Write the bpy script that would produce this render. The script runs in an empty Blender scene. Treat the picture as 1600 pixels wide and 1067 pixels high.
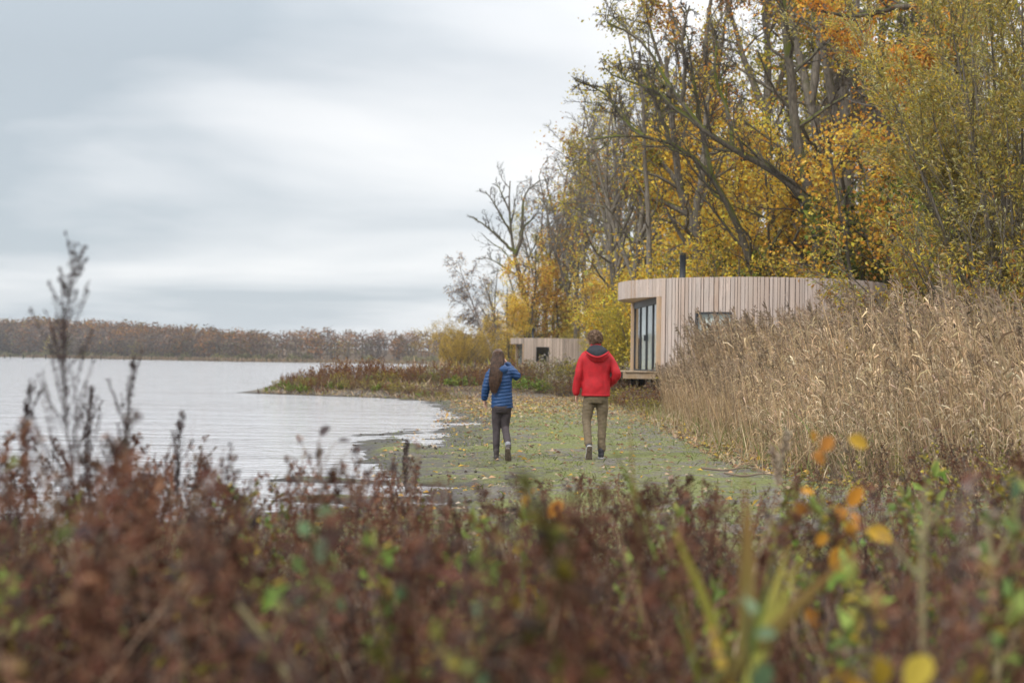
import bpy, math, random
import numpy as np
from mathutils import Matrix, Vector

R_ = math.radians
SC = bpy.context.scene
COL = SC.collection

# ------------------------------------------------------------------ camera
F = 50.0 / 36.0 * 1600.0
CAM = Vector((0.0, 0.0, 1.38))
ROT = Matrix.Rotation(R_(90.0 + 0.786), 3, 'X') @ Matrix.Rotation(R_(0.8), 3, 'Z')
cam_data = bpy.data.cameras.new('camera')
cam = bpy.data.objects.new('camera', cam_data)
COL.objects.link(cam)
cam.matrix_world = Matrix.Translation(CAM) @ ROT.to_4x4()
cam_data.sensor_width = 36.0
cam_data.lens = 50.0
cam_data.clip_start = 0.05
cam_data.clip_end = 6000.0
cam_data.dof.use_dof = True
cam_data.dof.focus_distance = 20.5
cam_data.dof.aperture_fstop = 1.8
SC.camera = cam

# ------------------------------------------------------------------ world, sun, exposure
SUN_EL, SUN_AZ = 42.0, 226.0          # compass azimuth from +Y, clockwise: behind the camera and to its left
world = bpy.data.worlds.new('World')
SC.world = world
world.use_nodes = True
wn, wl = world.node_tree.nodes, world.node_tree.links
wn.clear()


def wnode(t, **kw):
    n = wn.new(t)
    for k, v in kw.items():
        setattr(n, k, v)
    return n


def wmath(op, a, b=None, clamp=False):
    n = wnode('ShaderNodeMath', operation=op, use_clamp=clamp)
    for i, v in enumerate((a, b)):
        if v is None:
            continue
        if isinstance(v, (int, float)):
            n.inputs[i].default_value = v
        else:
            wl.new(v, n.inputs[i])
    return n.outputs[0]


w_out = wnode('ShaderNodeOutputWorld')
sky = wnode('ShaderNodeTexSky', sky_type='NISHITA', sun_disc=False, sun_elevation=R_(SUN_EL), sun_rotation=R_(SUN_AZ))
bg1 = wnode('ShaderNodeBackground')
bg1.inputs['Strength'].default_value = 0.1
wl.new(sky.outputs[0], bg1.inputs[0])
tc = wnode('ShaderNodeTexCoord')
sep = wnode('ShaderNodeSeparateXYZ')
wl.new(tc.outputs['Generated'], sep.inputs[0])
zc = wmath('MAXIMUM', sep.outputs['Z'], 0.0)
# cloud sheet: stretched noise, finer and flatter towards the horizon
den = wmath('ADD', zc, 0.10)
px_ = wmath('DIVIDE', sep.outputs['X'], den)
py_ = wmath('DIVIDE', sep.outputs['Y'], den)
comb = wnode('ShaderNodeCombineXYZ')
wl.new(px_, comb.inputs[0]); wl.new(py_, comb.inputs[1])
comb.inputs[2].default_value = 3.7
no1 = wnode('ShaderNodeTexNoise', noise_dimensions='3D')
no1.inputs['Scale'].default_value = 0.55
no1.inputs['Detail'].default_value = 5.0
no1.inputs['Roughness'].default_value = 0.5
no1.inputs['Distortion'].default_value = 0.3
wl.new(comb.outputs[0], no1.inputs['Vector'])
comb2 = wnode('ShaderNodeCombineXYZ')
wl.new(wmath('MULTIPLY', sep.outputs['X'], 2.6), comb2.inputs[0])
wl.new(wmath('MULTIPLY', sep.outputs['Y'], 2.6), comb2.inputs[1])
wl.new(wmath('MULTIPLY', sep.outputs['Z'], 10.0), comb2.inputs[2])
no2 = wnode('ShaderNodeTexNoise', noise_dimensions='3D')
no2.inputs['Scale'].default_value = 1.0
no2.inputs['Detail'].default_value = 4.0
wl.new(comb2.outputs[0], no2.inputs['Vector'])
# the overcast sheet is thinner (whiter) towards the middle of the view, thicker to the left
thin = wmath('MULTIPLY', sep.outputs['X'], 0.62)
mixv = wmath('ADD', wmath('MULTIPLY', no1.outputs[0], 0.95), wmath('MULTIPLY', no2.outputs[0], 0.15))
mixv = wmath('ADD', mixv, thin)
mixv = wmath('ADD', mixv, wmath('MULTIPLY', wmath('MINIMUM', zc, 0.16), 0.25))
ramp = wnode('ShaderNodeValToRGB')
e = ramp.color_ramp.elements
e[0].position = 0.36; e[0].color = (0.33, 0.37, 0.405, 1)
e[1].position = 0.69; e[1].color = (0.65, 0.65, 0.65, 1)
m_ = ramp.color_ramp.elements.new(0.51); m_.color = (0.50, 0.52, 0.54, 1)
wl.new(mixv, ramp.inputs[0])
cie = wmath('ADD', wmath('MULTIPLY', wmath('MAXIMUM', wmath('SUBTRACT', zc, 0.2), 0.0), 2.0), 1.0)   # an overcast sky is brighter overhead
bg2 = wnode('ShaderNodeBackground')
wl.new(ramp.outputs[0], bg2.inputs[0])
wl.new(cie, bg2.inputs['Strength'])
wmix = wnode('ShaderNodeMixShader')
wmix.inputs[0].default_value = 0.94
wl.new(bg1.outputs[0], wmix.inputs[1]); wl.new(bg2.outputs[0], wmix.inputs[2])
wl.new(wmix.outputs[0], w_out.inputs[0])

sun_d = bpy.data.lights.new('sun', 'SUN')
sun_d.energy = 1.5
sun_d.angle = R_(16)
sun_d.color = (1.0, 0.95, 0.88)
sun = bpy.data.objects.new('sun', sun_d)
COL.objects.link(sun)
sd_ = Vector((math.sin(R_(SUN_AZ)) * math.cos(R_(SUN_EL)), math.cos(R_(SUN_AZ)) * math.cos(R_(SUN_EL)), math.sin(R_(SUN_EL))))
sun.rotation_euler = sd_.to_track_quat('Z', 'Y').to_euler()
sun.location = sd_ * 50
SC.view_settings.view_transform = 'Standard'
SC.view_settings.look = 'None'
SC.view_settings.gamma = 1.0
SC.view_settings.exposure = 0.72
SC.view_settings.use_curve_mapping = False
SC.cycles.max_bounces = 8
SC.cycles.transparent_max_bounces = 8

# ------------------------------------------------------------------ helpers
_R = np.array(ROT)
_C = np.array(CAM)


def pix(px, py, d):
    """World point seen at photo pixel (px, py) at forward distance d."""
    v = _R @ np.array([(px - 800.0) / F, (533.5 - py) / F, -1.0])
    return _C + v * (d / v[1])


def hor(px):
    return 564.0 + 0.01396 * (px - 800.0)


def wx(px, d):
    return (px - 800.0) / F * d


def nrm(v):
    return v / np.maximum(np.linalg.norm(v, axis=-1, keepdims=True), 1e-9)


def wave(p, s=1.0, seed=0):
    """Cheap smooth pseudo noise in about -1..1 for an (..., 3) array."""
    r = np.random.RandomState(seed)
    out = 0
    for k in range(5):
        a = r.normal(size=3) * s * (1.0 + 0.55 * k)
        out = out + np.sin(p @ a + r.uniform(0, 6.28)) / (1 + 0.4 * k)
    return out / 2.6


class Acc:
    """Collects vertices, faces and per-vertex colours for ONE mesh object."""

    def __init__(self):
        self.V, self.C, self.Fq, self.Ft, self.n = [], [], [], [], 0

    def add(self, v, quads=None, tris=None, col=(0.5, 0.5, 0.5)):
        v = np.asarray(v, float).reshape(-1, 3)
        c = np.broadcast_to(np.asarray(col, float), (len(v), 3)) if np.ndim(col) < 2 else np.asarray(col)
        self.V.append(v); self.C.append(c)
        if quads is not None and len(quads):
            self.Fq.append(np.asarray(quads).reshape(-1, 4) + self.n)
        if tris is not None and len(tris):
            self.Ft.append(np.asarray(tris).reshape(-1, 3) + self.n)
        self.n += len(v)

    def arrays(self):
        V = np.concatenate(self.V) if self.V else np.zeros((0, 3))
        C = np.concatenate(self.C) if self.C else np.zeros((0, 3))
        q = np.concatenate(self.Fq) if self.Fq else np.zeros((0, 4), int)
        t = np.concatenate(self.Ft) if self.Ft else np.zeros((0, 3), int)
        return V, C, q, t

    def place(self, proto, pos, rz, s, lean=None, cj=None):
        """Adds copies of a proto (arrays()) at pos (N,3); rz (N,), s (N,) or (N,3), lean (N,2) shear, cj (N,) colour factor."""
        V, C, q, t = proto
        N, m = len(pos), len(V)
        if N == 0:
            return
        s = np.asarray(s, float)
        s = s[:, None, :] if s.ndim == 2 else s[:, None, None]
        P = V[None] * s
        c, sn = np.cos(rz)[:, None], np.sin(rz)[:, None]
        x = P[..., 0] * c - P[..., 1] * sn
        y = P[..., 0] * sn + P[..., 1] * c
        z = P[..., 2]
        if lean is not None:
            x = x + lean[:, None, 0] * z
            y = y + lean[:, None, 1] * z
        W = np.stack([x, y, z], -1) + np.asarray(pos)[:, None, :]
        CC = np.broadcast_to(C[None], (N, m, 3))
        if cj is not None:
            CC = CC * (cj[:, None, None] if cj.ndim == 1 else cj[:, None, :])
        off = (np.arange(N) * m)[:, None, None]
        self.add(W.reshape(-1, 3), (q[None] + off).reshape(-1, 4), (t[None] + off).reshape(-1, 3), CC.reshape(-1, 3))

    def mesh(self, name, smooth=False):
        V, C, q, t = self.arrays()
        me = bpy.data.meshes.new(name)
        me.vertices.add(len(V))
        me.vertices.foreach_set('co', V.astype(np.float32).ravel())
        nl = len(q) * 4 + len(t) * 3
        me.loops.add(nl)
        me.loops.foreach_set('vertex_index', np.concatenate([q.ravel(), t.ravel()]).astype(np.int32))
        me.polygons.add(len(q) + len(t))
        st = np.concatenate([np.arange(len(q)) * 4, len(q) * 4 + np.arange(len(t)) * 3]).astype(np.int32)
        me.polygons.foreach_set('loop_start', st)
        me.polygons.foreach_set('use_smooth', np.full(len(q) + len(t), bool(smooth)))
        a = me.attributes.new('col', 'FLOAT_COLOR', 'POINT')
        a.data.foreach_set('color', np.concatenate([C, np.ones((len(C), 1))], 1).astype(np.float32).ravel())
        me.update(calc_edges=True)
        return me

    def build(self, name, mat, parent=None, smooth=False):
        me = self.mesh(name, smooth)
        if mat is not None:
            me.materials.append(mat)
        return link(name, me, parent)


def link(name, me, parent=None, loc=None):
    o = bpy.data.objects.new(name, me)
    COL.objects.link(o)
    if parent is not None:
        o.parent = parent
    if loc is not None:
        o.location = loc
    return o


def tag(o, label=None, cat=None, group=None, kind=None):
    if label: o['label'] = label
    if cat: o['category'] = cat
    if group: o['group'] = group
    if kind: o['kind'] = kind
    return o


def thing(name, loc, label, cat, group=None, rz=0.0):
    o = link(name, None, None, Vector([float(c) for c in loc]))
    o.rotation_euler = (0, 0, rz)
    return tag(o, label, cat, group)


def dup(root, loc, rz, s, label, group=None):
    r = root.copy(); COL.objects.link(r)
    r.location = Vector([float(c) for c in loc]); r.rotation_euler = (0, 0, rz)
    r.scale = (s, s, s) if np.isscalar(s) else s
    r['label'] = label
    if group: r['group'] = group
    for ch in list(root.children):
        c = ch.copy(); COL.objects.link(c); c.parent = r
        for g in list(ch.children):
            d = g.copy(); COL.objects.link(d); d.parent = c
    return r


BOXQ = np.array([[0, 3, 2, 1], [4, 5, 6, 7], [0, 1, 5, 4], [1, 2, 6, 5], [2, 3, 7, 6], [3, 0, 4, 7]])


def box(acc, lo, hi, col=(.5, .5, .5), M=None):
    x0, y0, z0 = lo; x1, y1, z1 = hi
    v = np.array([[x0, y0, z0], [x1, y0, z0], [x1, y1, z0], [x0, y1, z0], [x0, y0, z1], [x1, y0, z1], [x1, y1, z1], [x0, y1, z1]], float)
    if M is not None:
        v = v @ np.array(M)[:3, :3].T + np.array(M)[:3, 3]
    acc.add(v, BOXQ, None, col)


def tubes(acc, P, Rr, sides, col, cap=True):
    """P (K,S,3) polylines, Rr (K,S) radii."""
    K, S, _ = P.shape
    if K == 0:
        return
    T = nrm(np.gradient(P, axis=1))
    mean = nrm(P[:, -1] - P[:, 0])
    ref = np.where(np.abs(mean[:, 2:3]) < 0.8, np.array([[0, 0, 1.0]]), np.array([[1.0, 0.13, 0]]))[:, None, :]
    U = nrm(np.cross(T, ref))
    W = np.cross(T, U)
    a = np.arange(sides) * 2 * math.pi / sides
    V = P[:, :, None, :] + Rr[:, :, None, None] * (np.cos(a)[None, None, :, None] * U[:, :, None, :] + np.sin(a)[None, None, :, None] * W[:, :, None, :])
    idx = np.arange(K * S * sides).reshape(K, S, sides)
    nx = np.roll(idx, -1, axis=2)
    q = np.stack([idx[:, :-1], nx[:, :-1], nx[:, 1:], idx[:, 1:]], -1).reshape(-1, 4)
    if np.ndim(col) == 2 and len(col) == K:
        col = np.repeat(np.asarray(col), S * sides, axis=0)
    acc.add(V.reshape(-1, 3), q, None, col)


def leaves(acc, c, d, n, L, Wd, col, fold=0.15):
    """Diamond leaves: base point c (N,3), direction d, normal n, length L, width Wd."""
    d = nrm(d); s = nrm(np.cross(d, n)); nn = np.cross(s, d)
    L = np.asarray(L)[:, None]; Wd = np.asarray(Wd)[:, None]
    b = c; tip = c + d * L - nn * L * fold
    l = c + d * L * 0.5 + s * Wd * 0.5 + nn * L * fold * 0.4
    r = c + d * L * 0.5 - s * Wd * 0.5 + nn * L * fold * 0.4
    V = np.stack([b, r, tip, l], 1)
    N = len(c)
    acc.add(V.reshape(-1, 3), np.arange(N * 4).reshape(N, 4), None, np.repeat(col, 4, axis=0))


def pick(rng, pal, n, w=None, jit=0.18):
    pal = np.asarray(pal, float)
    i = rng.choice(len(pal), n, p=w)
    return pal[i] * (1 + rng.uniform(-jit, jit, (n, 1))) * (1 + rng.uniform(-0.06, 0.06, (n, 3)))


def resample(pts, S):
    pts = np.asarray(pts, float)
    seg = np.linalg.norm(np.diff(pts, axis=0), axis=1)
    t = np.concatenate([[0], np.cumsum(seg)]); t /= t[-1]
    u = np.linspace(0, 1, S)
    out = np.stack([np.interp(u, t, pts[:, k]) for k in range(3)], 1)
    for _ in range(2):
        out[1:-1] = 0.25 * out[:-2] + 0.5 * out[1:-1] + 0.25 * out[2:]
    return out


def spawn(rng, P, Rr, n, t0, t1, ang, angj, L, Lt, S, wig, up, rf, rmin=0.006, rel=True, side=None):
    """Child polylines from parents P (K,S0,3)."""
    K, S0, _ = P.shape
    k = np.repeat(np.arange(K), n)
    M = len(k)
    t = (np.tile(np.arange(n), K) + rng.uniform(0, 1, M)) / n
    t = t0 + (t1 - t0) * t
    f = t * (S0 - 1); i = np.minimum(f.astype(int), S0 - 2); u = (f - i)[:, None]
    a, b = P[k, i], P[k, i + 1]
    pos = a + (b - a) * u
    tan = nrm(b - a)
    rad = Rr[k, i] * (1 - u[:, 0]) + Rr[k, i + 1] * u[:, 0]
    pl = np.linalg.norm(np.diff(P, axis=1), axis=2).sum(1)[k]
    rv = rng.normal(size=(M, 3))
    if side is not None:
        rv = rv + np.asarray(side)
    perp = nrm(rv - (rv * tan).sum(1, keepdims=True) * tan)
    A = np.radians(ang + rng.uniform(-angj, angj, M))[:, None]
    d = np.cos(A) * tan + np.sin(A) * perp
    ln = (pl * L if rel else L) * (1 - Lt * t) * rng.uniform(0.65, 1.25, M)
    out = np.zeros((M, S, 3)); out[:, 0] = pos
    for s in range(1, S):
        d = nrm(d + rng.normal(size=(M, 3)) * wig + np.array([0, 0, up]))
        out[:, s] = out[:, s - 1] + d * (ln / (S - 1))[:, None]
    r0 = np.maximum(rad * rf, rmin)
    R2 = r0[:, None] * np.linspace(1, 0.3, S)[None]
    return out, np.maximum(R2, rmin * 0.5)


# ------------------------------------------------------------------ materials
def new_mat(name):
    m = bpy.data.materials.new(name)
    m.use_nodes = True
    nt = m.node_tree
    nt.nodes.clear()
    out = nt.nodes.new('ShaderNodeOutputMaterial')
    return m, nt, out


def N(nt, t, ins=None, **kw):
    n = nt.nodes.new(t)
    for k, v in kw.items():
        setattr(n, k, v)
    for k, v in (ins or {}).items():
        if hasattr(v, 'is_linked') or hasattr(v, 'links'):
            nt.links.new(v, n.inputs[k])
        else:
            n.inputs[k].default_value = v
    return n


def ramp_node(nt, fac, stops):
    r = nt.nodes.new('ShaderNodeValToRGB')
    el = r.color_ramp.elements
    while len(el) < len(stops):
        el.new(0.5)
    for x, (p, c) in zip(el, stops):
        x.position = p
        x.color = (c[0], c[1], c[2], 1)
    nt.links.new(fac, r.inputs[0])
    return r.outputs[0]


def mixc(nt, fac, a, b, blend='MIX'):
    n = nt.nodes.new('ShaderNodeMix')
    n.data_type = 'RGBA'; n.blend_type = blend
    for s, v in ((n.inputs[0], fac), (n.inputs[6], a), (n.inputs[7], b)):
        if hasattr(v, 'links'):
            nt.links.new(v, s)
        else:
            s.default_value = v if not isinstance(v, tuple) else (v[0], v[1], v[2], 1)
    return n.outputs[2]


def foliage_mat(name, trans=0.35, rough=0.7):
    m, nt, out = new_mat(name)
    at = N(nt, 'ShaderNodeAttribute', attribute_name='col')
    df = N(nt, 'ShaderNodeBsdfPrincipled', {'Base Color': at.outputs['Color'], 'Roughness': rough, 'Specular IOR Level': 0.08})
    tr = N(nt, 'ShaderNodeBsdfTranslucent', {'Color': at.outputs['Color']})
    mx = N(nt, 'ShaderNodeMixShader', {0: trans, 1: df.outputs[0], 2: tr.outputs[0]})
    nt.links.new(mx.outputs[0], out.inputs[0])
    return m


def simple_mat(name, col, rough=0.7, noise=0.15, scale=30.0, bump=0.0, metal=0.0, spec=0.4, aniso=None):
    m, nt, out = new_mat(name)
    tcn = N(nt, 'ShaderNodeTexCoord')
    vec = tcn.outputs['Object']
    if aniso:
        vec = N(nt, 'ShaderNodeMapping', {0: vec, 'Scale': aniso}).outputs[0]
    nz = N(nt, 'ShaderNodeTexNoise', {'Vector': vec, 'Scale': scale, 'Detail': 5.0})
    c0 = tuple(x * (1 - noise * 1.6) for x in col); c1 = tuple(min(1, x * (1 + noise * 1.6)) for x in col)
    c = ramp_node(nt, nz.outputs[0], [(0.3, c0), (0.7, c1)])
    p = N(nt, 'ShaderNodeBsdfPrincipled', {'Base Color': c, 'Roughness': rough, 'Metallic': metal, 'Specular IOR Level': spec})
    if bump:
        b = N(nt, 'ShaderNodeBump', {'Height': nz.outputs[0], 'Strength': bump, 'Distance': 0.02})
        nt.links.new(b.outputs[0], p.inputs['Normal'])
    nt.links.new(p.outputs[0], out.inputs[0])
    return m


M_FOL = foliage_mat('foliage', 0.33)
M_DRY = foliage_mat('dry_plants', 0.22, 0.8)


def bark_mat(name, base, moss, moss_amt):
    m, nt, out = new_mat(name)
    tcn = N(nt, 'ShaderNodeTexCoord')
    mp = N(nt, 'ShaderNodeMapping', {0: tcn.outputs['Object'], 'Scale': (6, 6, 1.2)})
    n1 = N(nt, 'ShaderNodeTexNoise', {'Vector': mp.outputs[0], 'Scale': 2.5, 'Detail': 7.0, 'Roughness': 0.65})
    n2 = N(nt, 'ShaderNodeTexNoise', {'Vector': tcn.outputs['Object'], 'Scale': 0.9, 'Detail': 4.0})
    b0 = tuple(x * 0.45 for x in base); b1 = tuple(x * 1.45 for x in base)
    c = ramp_node(nt, n1.outputs[0], [(0.32, b0), (0.68, b1)])
    geo = N(nt, 'ShaderNodeNewGeometry')
    sp = N(nt, 'ShaderNodeSeparateXYZ', {0: geo.outputs['Normal']})
    a = N(nt, 'ShaderNodeMath', {0: sp.outputs['Z'], 1: 0.30}, operation='MULTIPLY')   # moss grows on the upper sides of limbs
    b = N(nt, 'ShaderNodeMath', {0: n2.outputs[0], 1: a.outputs[0]}, operation='ADD')
    f = N(nt, 'ShaderNodeMapRange', {0: b.outputs[0], 1: 0.62 - moss_amt, 2: 0.82 - moss_amt})
    c = mixc(nt, f.outputs[0], c, moss)
    p = N(nt, 'ShaderNodeBsdfPrincipled', {'Base Color': c, 'Roughness': 0.9, 'Specular IOR Level': 0.15})
    bp = N(nt, 'ShaderNodeBump', {'Height': n1.outputs[0], 'Strength': 0.7, 'Distance': 0.04})
    nt.links.new(bp.outputs[0], p.inputs['Normal'])
    nt.links.new(p.outputs[0], out.inputs[0])
    return m


M_BARK = bark_mat('bark_grey', (0.18, 0.155, 0.125), (0.10, 0.105, 0.02), 0.02)
M_BARKM = bark_mat('bark_mossy', (0.13, 0.11, 0.085), (0.10, 0.11, 0.018), 0.14)
M_BIRCH = bark_mat('bark_pale', (0.34, 0.31, 0.29), (0.12, 0.11, 0.09), -0.05)


def ground_material():
    m, nt, out = new_mat('shore_ground')
    geo = N(nt, 'ShaderNodeNewGeometry')
    pos = geo.outputs['Position']
    z = N(nt, 'ShaderNodeSeparateXYZ', {0: pos}).outputs['Z']
    nb = N(nt, 'ShaderNodeTexNoise', {'Vector': pos, 'Scale': 0.55, 'Detail': 5.0, 'Roughness': 0.6})
    nm = N(nt, 'ShaderNodeTexNoise', {'Vector': pos, 'Scale': 4.0, 'Detail': 6.0, 'Roughness': 0.65})
    nf = N(nt, 'ShaderNodeTexNoise', {'Vector': pos, 'Scale': 28.0, 'Detail': 5.0, 'Roughness': 0.7})
    mud = ramp_node(nt, nf.outputs[0], [(0.32, (0.13, 0.108, 0.088)), (0.5, (0.31, 0.275, 0.235)), (0.7, (0.50, 0.46, 0.40))])
    alg = ramp_node(nt, nf.outputs[0], [(0.32, (0.15, 0.15, 0.05)), (0.5, (0.33, 0.36, 0.115)), (0.7, (0.52, 0.52, 0.24))])
    lit = ramp_node(nt, nf.outputs[0], [(0.3, (0.07, 0.05, 0.035)), (0.6, (0.20, 0.14, 0.09)), (0.8, (0.33, 0.24, 0.15))])
    s = N(nt, 'ShaderNodeMath', {0: nb.outputs[0], 1: nm.outputs[0]}, operation='ADD')
    fa = N(nt, 'ShaderNodeMapRange', {0: s.outputs[0], 1: 0.88, 2: 1.05})
    yy = N(nt, 'ShaderNodeSeparateXYZ', {0: pos}).outputs['Y']
    fy = N(nt, 'ShaderNodeMapRange', {0: yy, 1: 46.0, 2: 53.0, 3: 1.0, 4: 0.0})      # the algae lie on the flat, not on the bank of the spit
    fz = N(nt, 'ShaderNodeMath', {0: fa.outputs[0], 1: fy.outputs[0]}, operation='MULTIPLY')
    c = mixc(nt, fz.outputs[0], mud, alg)
    zz = N(nt, 'ShaderNodeMath', {0: nm.outputs[0], 1: 0.12}, operation='MULTIPLY')
    zs = N(nt, 'ShaderNodeMath', {0: z, 1: zz.outputs[0]}, operation='ADD')
    fl = N(nt, 'ShaderNodeMapRange', {0: zs.outputs[0], 1: 0.13, 2: 0.26})
    c = mixc(nt, fl.outputs[0], c, lit)
    fn = N(nt, 'ShaderNodeMath', {0: nb.outputs[0], 1: 3.0}, operation='MULTIPLY')
    fq = N(nt, 'ShaderNodeMath', {0: yy, 1: fn.outputs[0]}, operation='ADD')
    fh = N(nt, 'ShaderNodeMapRange', {0: fq.outputs[0], 1: 9.6, 2: 10.8, 3: 1.0, 4: 0.0})      # dark humus colour, also painting in shade in the thicket's gaps
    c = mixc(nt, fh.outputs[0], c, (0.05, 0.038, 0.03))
    wet = N(nt, 'ShaderNodeMapRange', {0: zs.outputs[0], 1: -0.03, 2: 0.055})
    wm = ramp_node(nt, nm.outputs[0], [(0.3, (0.055, 0.042, 0.034)), (0.7, (0.13, 0.105, 0.08))])
    c = mixc(nt, wet.outputs[0], wm, c)
    ro = N(nt, 'ShaderNodeMapRange', {0: wet.outputs[0], 3: 0.35, 4: 0.9})
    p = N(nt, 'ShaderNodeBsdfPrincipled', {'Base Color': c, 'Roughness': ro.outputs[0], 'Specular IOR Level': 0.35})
    hb = N(nt, 'ShaderNodeMath', {0: nf.outputs[0], 1: nm.outputs[0]}, operation='ADD')
    b = N(nt, 'ShaderNodeBump', {'Height': hb.outputs[0], 'Strength': 1.0, 'Distance': 0.16})
    nt.links.new(b.outputs[0], p.inputs['Normal'])
    nt.links.new(p.outputs[0], out.inputs[0])
    return m


def water_material():
    m, nt, out = new_mat('lake_water')
    geo = N(nt, 'ShaderNodeNewGeometry')
    pos = geo.outputs['Position']
    m1 = N(nt, 'ShaderNodeMapping', {0: pos, 'Scale': (1.25, 2.3, 1), 'Rotation': (0, 0, 0.12)})
    n1 = N(nt, 'ShaderNodeTexNoise', {'Vector': m1.outputs[0], 'Scale': 1.6, 'Detail': 4.0, 'Roughness': 0.6, 'Distortion': 1.2})
    m2 = N(nt, 'ShaderNodeMapping', {0: pos, 'Scale': (0.05, 0.16, 1)})
    n2 = N(nt, 'ShaderNodeTexNoise', {'Vector': m2.outputs[0], 'Scale': 1.0, 'Detail': 3.0})
    m3 = N(nt, 'ShaderNodeMapping', {0: pos, 'Scale': (0.22, 0.75, 1), 'Rotation': (0, 0, -0.06)})
    n3 = N(nt, 'ShaderNodeTexNoise', {'Vector': m3.outputs[0], 'Scale': 1.0, 'Detail': 3.0, 'Distortion': 0.8})
    ha = N(nt, 'ShaderNodeMath', {0: n3.outputs[0], 1: 2.2}, operation='MULTIPLY')
    hh = N(nt, 'ShaderNodeMath', {0: n1.outputs[0], 1: ha.outputs[0]}, operation='ADD')
    st = N(nt, 'ShaderNodeMapRange', {0: n2.outputs[0], 1: 0.35, 2: 0.65, 3: 0.5, 4: 1.0})
    b = N(nt, 'ShaderNodeBump', {'Height': hh.outputs[0], 'Strength': st.outputs[0], 'Distance': 0.2})
    p = N(nt, 'ShaderNodeBsdfPrincipled', {'Base Color': (0.47, 0.47, 0.485, 1), 'Roughness': 0.08, 'IOR': 1.333, 'Specular IOR Level': 0.5, 'Normal': b.outputs[0]})
    nt.links.new(p.outputs[0], out.inputs[0])
    return m


def board_material(name, stops, grain=1.0):
    """Weathered larch; each board its own tone by object random."""
    m, nt, out = new_mat(name)
    oi = N(nt, 'ShaderNodeObjectInfo')
    tcn = N(nt, 'ShaderNodeTexCoord')
    ad = N(nt, 'ShaderNodeVectorMath', {0: tcn.outputs['Object'], 1: oi.outputs['Location']}, operation='ADD')
    mp = N(nt, 'ShaderNodeMapping', {0: ad.outputs[0], 'Scale': (26, 26, 1.3)})
    g = N(nt, 'ShaderNodeTexNoise', {'Vector': mp.outputs[0], 'Scale': 1.5, 'Detail': 6.0, 'Roughness': 0.65, 'Distortion': 0.6})
    bl = N(nt, 'ShaderNodeTexNoise', {'Vector': ad.outputs[0], 'Scale': 3.0, 'Detail': 3.0})
    base = ramp_node(nt, oi.outputs['Random'], stops)
    gr = ramp_node(nt, g.outputs[0], [(0.3, (0.62, 0.58, 0.55)), (0.6, (1.0, 1.0, 1.0))])
    c = mixc(nt, grain, base, gr, 'MULTIPLY')
    kn = N(nt, 'ShaderNodeTexVoronoi', {'Vector': N(nt, 'ShaderNodeMapping', {0: ad.outputs[0], 'Scale': (5, 5, 2.2)}).outputs[0], 'Scale': 1.3})
    kf = N(nt, 'ShaderNodeMapRange', {0: kn.outputs['Distance'], 1: 0.05, 2: 0.14, 3: 0.7, 4: 0.0})
    c = mixc(nt, kf.outputs[0], c, (0.16, 0.09, 0.05))
    f2 = N(nt, 'ShaderNodeMapRange', {0: bl.outputs[0], 1: 0.4, 2: 0.75, 3: 0.0, 4: 0.4})
    c = mixc(nt, f2.outputs[0], c, (0.40, 0.365, 0.34))
    p = N(nt, 'ShaderNodeBsdfPrincipled', {'Base Color': c, 'Roughness': 0.8, 'Specular IOR Level': 0.25})
    b = N(nt, 'ShaderNodeBump', {'Height': g.outputs[0], 'Strength': 0.35, 'Distance': 0.01})
    nt.links.new(b.outputs[0], p.inputs['Normal'])
    nt.links.new(p.outputs[0], out.inputs[0])
    return m


M_GROUND = ground_material()
M_WATER = water_material()
M_BOARD = board_material('weathered_larch', [(0.0, (0.49, 0.39, 0.33)), (0.25, (0.60, 0.485, 0.42)), (0.5, (0.53, 0.445, 0.40)), (0.75, (0.63, 0.52, 0.46)), (1.0, (0.46, 0.33, 0.25))])
M_FRESH = board_material('fresh_larch', [(0.0, (0.58, 0.40, 0.25)), (1.0, (0.66, 0.47, 0.31))], 0.6)
M_DECK = board_material('deck_timber', [(0.0, (0.36, 0.25, 0.15)), (1.0, (0.46, 0.34, 0.22))], 0.9)
M_MEMB = simple_mat('dark_membrane', (0.025, 0.022, 0.02), 0.9)
M_ROOF = simple_mat('roof_felt', (0.09, 0.09, 0.09), 0.9)
M_STEEL = simple_mat('dark_steel', (0.035, 0.037, 0.042), 0.45, 0.1, 60)
M_FRAME = simple_mat('grey_frame', (0.10, 0.105, 0.11), 0.5, 0.08, 40)
M_CURT = simple_mat('pale_curtain', (0.85, 0.84, 0.82), 0.9, 0.06, 12)
M_PILE = simple_mat('dark_pile', (0.05, 0.042, 0.035), 0.9)


def glass_material():
    m, nt, out = new_mat('window_glass')
    fr = N(nt, 'ShaderNodeFresnel', {'IOR': 1.8})
    t = N(nt, 'ShaderNodeBsdfTransparent', {'Color': (0.92, 0.95, 0.94, 1)})
    g = N(nt, 'ShaderNodeBsdfGlossy', {'Roughness': 0.02, 'Color': (1, 1, 1, 1)})
    bf = N(nt, 'ShaderNodeMath', {0: 1.0, 1: N(nt, 'ShaderNodeNewGeometry').outputs['Backfacing']}, operation='SUBTRACT')   # reflect once, at the outer face of the sheet
    ff = N(nt, 'ShaderNodeMath', {0: fr.outputs[0], 1: bf.outputs[0]}, operation='MULTIPLY')
    mx = N(nt, 'ShaderNodeMixShader', {0: ff.outputs[0], 1: t.outputs[0], 2: g.outputs[0]})
    nt.links.new(mx.outputs[0], out.inputs[0])
    return m


M_GLASS = glass_material()

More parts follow.
